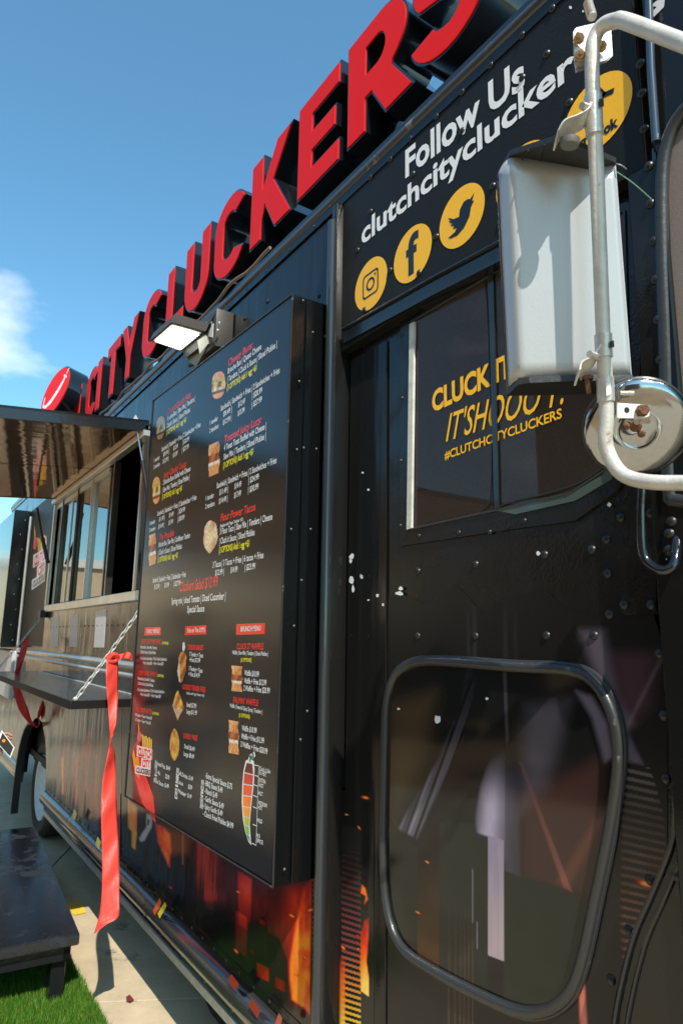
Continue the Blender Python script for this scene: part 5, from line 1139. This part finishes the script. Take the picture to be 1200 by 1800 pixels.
cC = Vector((-.345, Sy1-.03, Sz+.004)); cD = Vector((-.02, Sy1+.05, 1.72)); chain(cC, cD, .01, 'steel chain at the far end of the serving shelf', g_)
MB().lathe([(.012, 0), (.012, .006), (.006, .012), (0, .012)], 8, Matrix.Translation(cA)).build('eye_bolt', STEEL, shf)
box('chain_bracket', (-.05, Sy1+.0, 1.70), (-.002, Sy1+.12, 1.76), PLAST, T, .004)

# ================================================================== RIBBONS
def ribbon(name, centre, widthv, m_, label, parent=None, nw=6, ripple=.0):
    """a strip along a path; widthv gives the half width vector at each point"""
    n_ = len(centre); vs, fs = [], []
    for k in range(n_):
        for j in range(nw+1):
            u = (j/nw-.5)*2; w_v = widthv[k]; cup = Vector((0, -1, 0))*ripple*(1-u*u); vs.append(centre[k]+w_v*u+cup)
    for k in range(n_-1):
        for j in range(nw): i = k*(nw+1)+j; fs.append((i, i+1, i+nw+2, i+nw+1))
    o = link(name, meshdata(name, vs, fs, m_, True), parent); mod = o.modifiers.new('thickness', 'SOLIDIFY'); mod.thickness = .0006
    if label: tag(o, label, 'ribbon')
    return o
def lerp_path(pts, n_):
    o = []
    m__ = len(pts)-1
    for k in range(n_+1):
        f_ = k/n_*m__; i = min(int(f_), m__-1); t_ = f_-i; p0, p1, p2, p3 = pts[max(i-1, 0)], pts[i], pts[i+1], pts[min(i+2, m__)]
        o.append(tuple(.5*((2*b_)+(c_-a_)*t_+(2*a_-5*b_+4*c_-d_)*t_*t_+(3*b_-a_-3*c_+d_)*t_**3) for a_, b_, c_, d_ in zip(p0, p1, p2, p3)))
    return o
# photograph outline of the hanging tail: (left x, right x, y); it turns once at y 1300
rows = [(196, 204, 1151), (188, 208, 1165), (187, 208, 1200), (190, 207, 1240), (192.5, 203, 1280), (193.5, 195.5, 1303), (190, 202, 1325), (181, 204, 1370), (178, 206, 1420), (179, 208, 1470), (180, 210, 1530), (178.5, 210, 1580), (174, 208, 1612), (170, 186, 1626), (166, 167.5, 1641)]
dense = lerp_path(rows, 90)
vs, fs = [], []; nw = 8; ry = 3.27
for k, (xl, xr_, y_) in enumerate(dense):
    f_ = k/90
    for j in range(nw+1):
        u = j/nw; px = xl+(xr_-xl)*u
        tw = math.sin(f_*7.5+1.2)*.020*(u-.5)*2*(1 if y_ < 1303 else -1)
        rp = .009*math.sin(f_*33+u*2.6)*math.sin(f_*9)+.0045*math.sin(f_*71+u*4.4)*math.sin(f_*23+1)+.003*math.sin(f_*120+u*7)*math.sin(f_*41)
        vs.append(YP(px, y_, ry-.30*max(0, y_-1160)/480+tw+rp))
for k in range(90):
    for j in range(nw): i = k*(nw+1)+j; fs.append((i, i+1, i+nw+2, i+nw+1))
rib = link('ribbon', meshdata('ribbon', vs, fs, RIBBON, True)); mod = rib.modifiers.new('thickness', 'SOLIDIFY'); mod.thickness = .0006
tag(rib, 'coral red satin ribbon tail hanging from the near shelf chain', 'ribbon')
kn = YP(200, 1155, ry)
m_ = MB()
kp = smooth_path([YP(192, 1158, ry-.012), YP(200, 1150, ry-.02), YP(208, 1154, ry-.014), YP(203, 1162, ry-.005), YP(193, 1162, ry-.012), YP(191, 1154, ry), YP(200, 1149, ry-.02)], 4)
m_.tube(kp, .0095, 8).build('knot', RIBBON, rib, True)
rows2 = [(205, 1151, 1164), (214, 1149, 1159), (220, 1147, 1157), (226, 1146, 1158), (232, 1150, 1161), (233, 1155, 1157)]
vs, fs = [], []
dn = lerp_path(rows2, 16)
for k, (x_, y1_, y2_) in enumerate(dn):
    for j in range(4): vs.append(YP(x_, y1_+(y2_-y1_)*j/3, ry-.01+.006*math.sin(k*.9+j)))
for k in range(16):
    for j in range(3): i = k*4+j; fs.append((i, i+1, i+5, i+4))
link('short_end', meshdata('short_end', vs, fs, RIBBON, True), rib)
# far ribbon: knotted on the far chain, drooping below the shelf in a swag
def px_ribbon(rows_, y_, m_, n_=40, amp=.02):
    vs, fs = [], []
    for k, (a, b_, c_, d_, e_) in enumerate(lerp_path(rows_, n_)):
        for j in range(5):
            u = j/4; p = YP(a+(c_-a)*u, b_+(d_-b_)*u, y_+e_+amp*math.sin(k*.3+u*2)); vs.append(p)
    for k in range(n_):
        for j in range(4): i = k*5+j; fs.append((i, i+1, i+6, i+5))
    return vs, fs
vs, fs = px_ribbon([(50, 1118, 52, 1122, 0), (40, 1133, 49, 1136, 0), (34, 1150, 45, 1153, 0), (30, 1170, 38, 1172, 0), (25, 1185, 34, 1187, 0), (23, 1203, 34, 1203, 0), (26, 1222, 40, 1222, 0), (34, 1248, 49, 1243, 0), (50, 1270, 57, 1268, 0), (61, 1277, 62, 1273, 0)], 5.9, RIB2)
r2 = link('ribbon', meshdata('ribbon', vs, fs, RIB2, True)); tag(r2, 'dark red ribbon swag drooping under the far end of the shelf', 'ribbon')
vs, fs = px_ribbon([(61, 1277, 62, 1274, 0), (66, 1279, 66, 1276, .0), (71, 1272, 69, 1270, 0), (70, 1262, 66, 1258, .0), (80, 1245, 72, 1238, 0), (92, 1228, 80, 1222, 0)], 5.88, RIB2)
link('swag_end', meshdata('swag_end', vs, fs, RIB2, True), r2)

# ================================================================== PLATFORM
pf = empty('platform', (-1.0, 4.3, 0), 'low black scuffed plywood platform standing on the turf', 'platform')
PZ = .285
cn = [zpt(141, 1641, PZ), zpt(60, 1446, PZ), None, None]
cn[1] = cn[0]+(cn[1]-cn[0]).normalized()*1.88
nd_ = Vector((-(cn[1]-cn[0]).y, (cn[1]-cn[0]).x, 0)).normalized(); cn[2] = cn[1]+nd_*1.3; cn[3] = cn[0]+nd_*1.3
m_ = MB(); m_.hexa([c_ for c_ in cn], (0, 0, -.045))
bmesh.ops.bevel(m_.bm, geom=list(m_.bm.edges), offset=.004, segments=2, affect='EDGES'); m_.build('deck', PLATF, pf, True, 35)
ctr = sum(cn, Vector())/4
for c_ in cn:
    p = c_+(ctr-c_).normalized()*.12; p.z = 0
    box('leg', (p.x-.03, p.y-.03, .008), (p.x+.03, p.y+.03, PZ-.046), TRIM, pf, .003)
rim_ = MB()
for i in range(4):
    a, b_ = cn[i], cn[(i+1) % 4]; a = a+(ctr-a)*.04; b_ = b_+(ctr-b_)*.04; rim_.hexa([a+Vector((0, 0, -.046)), b_+Vector((0, 0, -.046)), b_+Vector((0, 0, -.11)), a+Vector((0, 0, -.11))], ((ctr-(a+b_)/2)*Vector((1, 1, 0)).length*.0+((ctr-(a+b_)/2).normalized()*.03)))
rim_.build('frame_rail', TRIM, pf)

# ================================================================== WING MIRROR
mi = empty('wing_mirror', DP(1050, 480, 1.06), 'large silver backed wing mirror on a dusty bent tube arm beside the cab door', 'mirror')
dP = 1.04
pp = [(1260, 852), (1200, 849), (1150, 848), (1112, 842), (1088, 829), (1071, 803), (1063, 772), (1065, 720), (1058, 560), (1049, 330), (1041, 160), (1040, 95), (1046, 62), (1060, 44), (1080, 37), (1100, 38), (1200, 76), (1300, 112)]
dd = [.90, .94, .97, 1.0, 1.02, 1.035, 1.04, 1.04, 1.04, 1.04, 1.04, 1.04, 1.04, 1.03, 1.01, .985, .90, .82]
MB().tube(smooth_path([DP(a, b_, d_) for (a, b_), d_ in zip(pp, dd)], 6), .0112, 18).build('arm', POLE, mi, True)
def dpoly(name, pts, d, thick, m_, par=None, bev=0):
    q = [DP(a, b_, d if not isinstance(d, (list, tuple)) else d[k]) for k, (a, b_) in enumerate(pts)]
    mb = MB(); mb.hexa(q, Fv*thick)
    if bev: bmesh.ops.bevel(mb.bm, geom=list(mb.bm.edges), offset=bev, segments=2, affect='EDGES')
    return mb.build(name, m_, par or mi, bev > 0, 35)
# top clamp plates with four studs
dpoly('clamp_plate', [(1007, 55), (1012, 48), (1062, 36), (1067, 38), (1074, 52), (1073, 100), (1063, 107), (1012, 118), (1009, 112)], 1.058, .003, STEEL, bev=.0008)
dpoly('clamp_plate', [(1009, 100), (1060, 85), (1074, 60), (1076, 98), (1066, 108), (1012, 127)], 1.066, .003, STEEL)
MB().tube([DP(1033, 4, 1.10), DP(1040, 30, 1.06)], .0065, 12).build('threaded_stud', STEEL, mi, True)
m_ = MB()
for k in range(14): p = DP(1033, 6, 1.098).lerp(DP(1040, 30, 1.06), k/14); m_.lathe([(.0068, -.0008), (.0078, 0), (.0068, .0008)], 12, Matrix.Translation(p) @ (DP(1040, 30, 1.06)-DP(1033, 6, 1.10)).to_track_quat('Z', 'Y').to_matrix().to_4x4())
m_.build('thread', STEEL, mi, True)
for (a, b_, c_, d_) in ((1012, 50, 1017, 68), (1049, 37, 1054, 54), (1051, 66, 1056, 82), (1024, 80, 1018, 98)):
    dirv = (DP(a, b_, 1.005)-DP(c_, d_, 1.055)).normalized(); M_ = Matrix.Translation(DP(c_, d_, 1.054)) @ dirv.to_track_quat('Z', 'Y').to_matrix().to_4x4()
    MB().lathe([(.0085, 0), (.0085, .002), (.0062, .0022), (.0062, .009), (.0036, .0092), (.0036, .026), (0, .027)], 8, M_).build('stud_and_nut', NUT, mi, True)
# sleeves on the tube
for (y1_, y2_, m2) in ((168, 238, STEEL), (588, 628, STEEL), (664, 706, STEEL)):
    xa = 1041+(y1_-160)*.0425; xb2 = 1041+(y2_-160)*.0425
    MB().tube([DP(xa, y1_, 1.04), DP(xb2, y2_, 1.04)], .0133, 18).build('clamp_sleeve', m2, mi, True)
dpoly('sleeve_slot', [(1052, 154+20), (1060, 172), (1061, 186), (1053, 188)], 1.024, .001, DARK)
dpoly('sleeve_slot', [(1071, 600), (1078, 598), (1079, 610), (1071, 611)], 1.024, .001, DARK)
dpoly('sleeve_slot', [(1064, 672), (1072, 670), (1074, 692), (1065, 696)], 1.024, .001, WHT)
# housing: satin silver shell, rounded left edge, black plastic caps
nrm = -(Vector((Fv.x, Fv.y, 0))).normalized()
def sh_ring(topy, boty):
    pass
TLp, TRp, BLp, BRp = DP(886, 276, 1.13), DP(1080, 291, 1.10), DP(904, 665, 1.13), DP(1108, 661, 1.10)
ncol, nrow = 26, 14; vs, fs = [], []
def sec(u):                          # cross-section: rounded left edge, shallow dome, crisp right edge
    # returns (lateral fraction, depth offset towards viewer)
    if u < .25: a = u/.25*PI/2; return (.075*(1-math.cos(a)), -.040+.040*math.sin(a))
    v = (u-.25)/.75; return (.075+.925*v, .0006*math.sin(PI*v))
for j in range(nrow+1):
    f_ = j/nrow; Lp, Rp = TLp.lerp(BLp, f_), TRp.lerp(BRp, f_)
    for i in range(ncol+1):
        lu, dpth = sec(i/ncol); vs.append(Lp.lerp(Rp, lu)+nrm*dpth)
b0 = len(vs)
for j in range(nrow):
    for i in range(ncol): k = j*(ncol+1)+i; fs.append((k, k+1, k+ncol+2, k+ncol+1))
shell = link('mirror_shell', meshdata('mirror_shell', vs, fs, SILVER, True), mi); md_ = shell.modifiers.new('thickness', 'SOLIDIFY'); md_.thickness = .002; md_.offset = 0
# right return and glass on the far side
MB().hexa([TRp, BRp, BRp-nrm*.05, TRp-nrm*.05], Rv*.0015).build('side_return', SILVER, mi)
MB().hexa([TLp-nrm*.057, TRp-nrm*.05, BRp-nrm*.05, BLp-nrm*.057], -nrm*.003).build('mirror_glass', CHROME, mi)
# top cap: triangular overhang towards the arm
apx = DP(987, 244, 1.035)
up = Vector((0, 0, .008))
capq = [TLp+nrm*(-.055), TLp+nrm*.004+Rv*.008, apx, TRp+nrm*.006, TRp-nrm*.052]
MB().hexa([p+Vector((0, 0, .0)) for p in capq], (0, 0, .010)).build('top_cap', PLAST, mi)
for k in range(5):
    f_ = (k+1)/6; a = TLp.lerp(TRp, f_)+Vector((0, 0, -.003)); b_ = apx.lerp(TRp if f_ > .5 else TLp, abs(f_-.5)*1.7)+Vector((0, 0, -.001)); MB().tube([a, b_], .0012, 4).build('cap_rib', PLAST, mi)
botq = [BLp-nrm*.055-Rv*.001, BLp+nrm*.0+Rv*.006, BLp.lerp(BRp, .12)+nrm*.006, BLp.lerp(BRp, .55)+nrm*.012, BRp+nrm*.006, BRp-nrm*.052]
MB().hexa(botq, (0, 0, -.011)).build('bottom_cap', PLAST, mi)
# pivot knob and top bracket
MB().lathe([(0, -.004), (.0135, -.004), (.0145, 0), (.0145, .006)], 20, Matrix.Translation(DP(1001, 252, 1.03)) @ Vector((0, -.2, 1)).to_track_quat('Z', 'Y').to_matrix().to_4x4()).build('pivot_cap', mat('grey_pivot_cap', (.13, .13, .12), .5), mi, True)
def strap(pts, d, w_, m_, name='bracket'):
    P = smooth_path([DP(a, b_, dd_) for (a, b_), dd_ in zip(pts, d)], 4); mb = MB(); n_ = len(P); A = []
    for k in range(n_):
        t_ = (P[min(k+1, n_-1)]-P[max(0, k-1)]).normalized(); s_ = t_.cross(Uv).cross(t_).normalized() if False else (Fv*.75+Uv*-.65).normalized()
        n2 = t_.cross(s_).normalized()*.0014; A.append([mb.bm.verts.new(P[k]+s_*w_/2+n2), mb.bm.verts.new(P[k]-s_*w_/2+n2), mb.bm.verts.new(P[k]-s_*w_/2-n2), mb.bm.verts.new(P[k]+s_*w_/2-n2)])
    for a, b_ in zip(A, A[1:]):
        for k in range(4): mb.bm.faces.new((a[k], a[(k+1) % 4], b_[(k+1) % 4], b_[k]))
    mb.bm.faces.new(A[0]); mb.bm.faces.new(A[-1][::-1]); return mb.build(name, m_, mi, True)
strap([(976, 248), (988, 228), (1012, 218), (1030, 205), (1040, 180)], [1.035, 1.03, 1.03, 1.035, 1.05], .028, STEEL)
strap([(1014, 664), (1018, 650), (1036, 640), (1048, 625), (1056, 608)], [1.05, 1.05, 1.045, 1.04, 1.05], .032, POLE)
for (a, b_, c_, d_) in ((1022, 186, 1036, 190), (1035, 622, 1052, 628)): MB().tube([DP(a, b_, 1.02), DP(c_, d_, 1.035)], .0055, 8).build('bolt', STEEL, mi, True)
MB().tube([DP(1034, 692, 1.05), DP(1030, 660, 1.05)], .004, 8).build('bolt', RUST, mi, True)
MB().lathe([(.009, 0), (.009, .006), (0, .006)], 6, Matrix.Translation(DP(1032, 668, 1.05))).build('nut', RUST, mi)
MB().tube(smooth_path([DP(1078, 288, 1.10), DP(1090, 290, 1.09), DP(1100, 297, 1.1)], 4), .0009, 5).build('loose_wire', STEEL, mi)
MB().tube(smooth_path([DP(1080, 300, 1.10), DP(1112, 322, 1.11), DP(1144, 350, 1.13)], 4), .0009, 5).build('loose_wire', mat('green_wire', (.2, .4, .25), .5), mi)

# convex spot mirror
cx_ = DP(1118, 753, 1.10); ax = (Vector((CAMX, 0, CAMZ))-cx_).normalized(); ax = (ax+Vector((.28, .05, -.12))).normalized()
Mc = Matrix.Translation(cx_) @ ax.to_track_quat('Z', 'Y').to_matrix().to_4x4()
sp_ = empty('spot_mirror', cx_, 'round chrome backed spot mirror clamped below the wing mirror', 'mirror')
R_ = .082
prof = [(R_*.97, -.012), (R_, -.006), (R_, .0), (R_*.97, .005), (R_*.88, .009), (R_*.7, .013), (R_*.55, .0155), (R_*.42, .0175), (R_*.36, .0165), (R_*.33, .0145), (R_*.2, .018), (R_*.1, .0195), (0, .020)]
MB().lathe(prof, 56, Mc).build('chrome_shell', CHROME, sp_, True)
MB().lathe([(0, -.014), (R_*.97, -.012)], 40, Mc).build('mirror_glass', GLS, sp_, True)
MB().lathe([(R_*.985, -.014), (R_*1.03, -.010), (R_*1.03, -.003), (R_*.99, .0)], 56, Mc).build('rubber_rim', RUBBER, sp_, True)
# flat strap from the arm to the hub with two bolts
q = [(1084, 708), (1130, 711), (1142, 720), (1140, 732), (1128, 736), (1084, 735)]
o = dpoly('strap', q, [1.03, 1.035, 1.035, 1.035, 1.035, 1.03], .003, WHT, sp_, .0006)
for (a, b_, r_, m2, dep) in ((1127, 722, .0095, RUST, 1.030),):
    M_ = Matrix.Translation(DP(a, b_, dep)) @ (-Fv).to_track_quat('Z', 'Y').to_matrix().to_4x4(); MB().lathe([(r_, -.004), (r_, .008), (r_*.8, .010), (0, .010)], 6, M_).build('bolt', m2, sp_)
MB().lathe([(.0045, 0), (.0045, .0012), (0, .0012)], 12, Matrix.Translation(DP(1100, 721, 1.0325)) @ (-Fv).to_track_quat('Z', 'Y').to_matrix().to_4x4()).build('strap_hole', DARK, sp_)
for (a, b_, r_) in ((1117, 750, .0075), (1100, 750, .005), (1127, 763, .005)):
    MB().lathe([(r_*1.3, -.002), (r_, .003), (r_*.4, .004), (0, .002)], 10, Matrix.Translation(DP(a, b_, 1.064)) @ ax.to_track_quat('Z', 'Y').to_matrix().to_4x4()).build('bolt', RUST, sp_, True)
dpoly('clamp_wing', [(1084, 690), (1101, 671), (1094, 692), (1086, 704)], 1.03, .003, mat('dark_steel', (.12, .11, .1), .4, .6), sp_)
MB().tube([DP(1088, 691, 1.03), DP(1112, 691, 1.035)], .0035, 8).build('bolt', STEEL, sp_, True)
MB().tube([DP(1117, 745, 1.065), DP(1126, 724, 1.036)], .005, 8).build('ball_stem', STEEL, sp_, True)

# ================================================================== PERSON beside the shelf, reaching in from the left
pe = empty('person', (-.98, 4.75, 0), 'person in a dark shirt standing left of the shelf, holding up a phone', 'person')
def skin(name, verts, edges, radii, m_, par, lv=2):
    me = bpy.data.meshes.new(name); me.from_pydata(verts, edges, []); me.materials.append(m_); o = link(name, me, par)
    md = o.modifiers.new('skin', 'SKIN'); sv = me.skin_vertices[0].data
    for k, r_ in enumerate(radii): sv[k].radius = (r_, r_) if not isinstance(r_, tuple) else r_; sv[k].use_root = (k == 0)
    md.use_smooth_shade = True; ss = o.modifiers.new('smooth', 'SUBSURF'); ss.levels = ss.render_levels = lv; return o
X, Yp = -.98, 4.75
hand = YP(8, 1298, 4.60)
V_ = [(X, Yp, .95), (X, Yp, 1.15), (X, Yp, 1.35), (X, Yp, 1.45), (X+.01, Yp, 1.53),          # 0-4 pelvis..neck
      (X+.02, Yp+.19, 1.40), (X+.06, Yp+.20, 1.12), (hand.x-.17, Yp-.02, .93), (hand.x-.05, 4.62, hand.z-.02), # 5-8 arm
      (X+.02, Yp-.19, 1.40), (X+.04, Yp-.23, 1.12), (X+.20, Yp-.16, .90), (hand.x-.06, 4.56, hand.z-.05),      # 9-12
      (X, Yp+.10, .88), (X+.02, Yp+.11, .48), (X, Yp+.12, .08), (X+.16, Yp+.14, .04),
      (X, Yp-.10, .88), (X+.02, Yp-.11, .48), (X, Yp-.12, .08), (X+.16, Yp-.14, .04), (X+.02, Yp, 1.60), (X+.025, Yp, 1.72)]
E_ = [(0, 1), (1, 2), (2, 3), (3, 4), (3, 5), (5, 6), (6, 7), (7, 8), (3, 9), (9, 10), (10, 11), (11, 12), (0, 13), (13, 14), (14, 15), (15, 16), (0, 17), (17, 18), (18, 19), (19, 20), (4, 21), (21, 22)]
Rr = [(.14, .11), (.13, .10), (.15, .11), (.10, .08), .055, .06, .045, .034, .026, .06, .045, .034, .026, .09, .06, .04, .035, .09, .06, .04, .035, .085, .075]
body = skin('body', V_, E_, Rr, SKIN, pe)
skin('shirt', [V_[0], V_[1], V_[2], V_[3], V_[5], V_[6], V_[9], V_[10]], [(0, 1), (1, 2), (2, 3), (3, 4), (4, 5), (3, 6), (6, 7)], [(.155, .125), (.15, .12), (.165, .125), (.11, .09), .075, .06, .075, .06], CLOTH, pe)
skin('trousers', [V_[0], V_[13], V_[14], V_[15], V_[17], V_[18], V_[19]], [(0, 1), (1, 2), (2, 3), (0, 4), (4, 5), (5, 6)], [(.15, .12), .105, .075, .06, .105, .075, .06], DENIM, pe)
MB().lathe([(0, .0), (.09, .01), (.108, .06), (.10, .13), (.06, .17), (0, .185)], 20, Matrix.Translation((X-.005, Yp, 1.63))).build('hair', HAIR, pe, True)
for sgn in (-1, 1):
    MB().lathe([(.012, -.004), (.012, .004), (0, .006)], 10, Matrix.Translation((X+.105, Yp+sgn*.032, 1.655)) @ Matrix.Rotation(PI/2, 4, 'Y')).build('eye', WHT, pe, True)
skin('nose', [(X+.10, Yp, 1.66), (X+.12, Yp, 1.63)], [(0, 1)], [.01, .014], SKIN, pe, 1); skin('mouth', [(X+.10, Yp-.02, 1.60), (X+.10, Yp+.02, 1.60)], [(0, 1)], [.008, .008], RUST, pe, 1)
# fingers closed on the phone
hb = Vector(V_[8]); 
for k in range(4):
    b0_ = hb+Vector((.02, -.0, .035-.018*k)); skin('finger', [b0_, b0_+Vector((.035, .005, .012)), b0_+Vector((.062, -.012, .006)), b0_+Vector((.070, -.034, -.004))], [(0, 1), (1, 2), (2, 3)], [.010, .009, .0085, .007], SKIN, pe, 1)
skin('finger', [hb+Vector((.0, -.02, .03)), hb+Vector((.025, -.045, .045)), hb+Vector((.05, -.05, .04))], [(0, 1), (1, 2)], [.012, .010, .008], SKIN, pe, 1)
hb2 = Vector(V_[12])
for k in range(5):
    b0_ = hb2+Vector((.0, .01, .02-.014*k)); skin('finger', [b0_, b0_+Vector((.035, .01, 0)), b0_+Vector((.06, .02, .008))], [(0, 1), (1, 2)], [.010, .009, .007], SKIN, pe, 1)
ph = empty('phone', YP(10, 1305, 4.55), 'phone in a white edged case held at the left edge beside the shelf', 'phone')
q = [YP(-28, 1268, 4.60), YP(4, 1284, 4.55), YP(26, 1315, 4.50), YP(19, 1333, 4.50), YP(-6, 1318, 4.55), YP(-34, 1292, 4.6)]
q = [YP(-30, 1272, 4.58), YP(4, 1284, 4.56), YP(26, 1314, 4.54), YP(19, 1332, 4.54), YP(-34, 1300, 4.58)]
mb = MB(); mb.hexa([q[1], q[2], q[3], YP(-5, 1306, 4.56)], (0, .010, .002)); mb.build('case', WHT, ph)
cq = sum([q[1], q[2], q[3], YP(-5, 1306, 4.56)], Vector())/4
MB().hexa([cq+(p-cq)*.86+Vector((0, -.0035, 0)) for p in (q[1], q[2], q[3], YP(-5, 1306, 4.56))], (0, .002, 0)).build('screen', GLS, ph)
MB().lathe([(.009, 0), (.009, .003), (0, .003)], 12, Matrix.Translation(YP(7, 1302, 4.548)) @ Matrix.Rotation(PI/2, 4, 'X')).build('orange_sticker', mat('orange', (.85, .25, .02), .5), ph)

# more people added outside the frame: their figures darken the truck's reflections
def copy_tree(o, parent=None):
    c = o.copy(); C.objects.link(c); c.parent = parent
    for ch in list(o.children): copy_tree(ch, c)
    return c
for (x_, y_, rz, col_, lab) in ((-1.82, 7.0, .3, (.02, .02, .022), 'unseen added person in a black shirt standing beyond the phone holder, out in the lot'), (-2.3, 9.6, -.4, (.10, .02, .02), 'unseen added person in a dark red shirt standing well behind the others'), (-2.1, 12.6, .1, (.03, .04, .07), 'unseen added person in a navy shirt farthest along the truck side'),
        (-2.45, 3.7, .0, (.015, .015, .015), 'unseen added person in a charcoal shirt facing the cab door beyond the platform'), (-3.1, 3.0, -.2, (.05, .04, .03), 'unseen added person in a brown shirt facing the cab door, farther back'),
        (-1.95, 4.55, .2, (.02, .02, .02), 'unseen added person in a plain black shirt just beyond the platform, nearest the menu board'), (-2.15, 5.15, -.3, (.03, .03, .035), 'unseen added person in a grey shirt, second from the menu board'), (-1.85, 5.75, .1, (.015, .02, .03), 'unseen added person in a dark blue shirt, third from the menu board'), (-2.1, 6.35, -.1, (.02, .015, .015), 'unseen added person in a dark maroon shirt, fourth from the menu board')):
    c = copy_tree(pe); c.location = (x_, y_, 0); c.rotation_euler = (0, 0, rz); c['label'] = lab; c['group'] = 'people standing in front of the truck'
    for ch in c.children:
        if ch.name.startswith('shirt'): ch.material_slots[0].link = 'OBJECT'; ch.material_slots[0].material = mat('shirt_cloth_%d' % int(y_*10), col_, .8)
pe['group'] = 'people standing in front of the truck'

flush_texts()
S.render.engine = 'CYCLES'
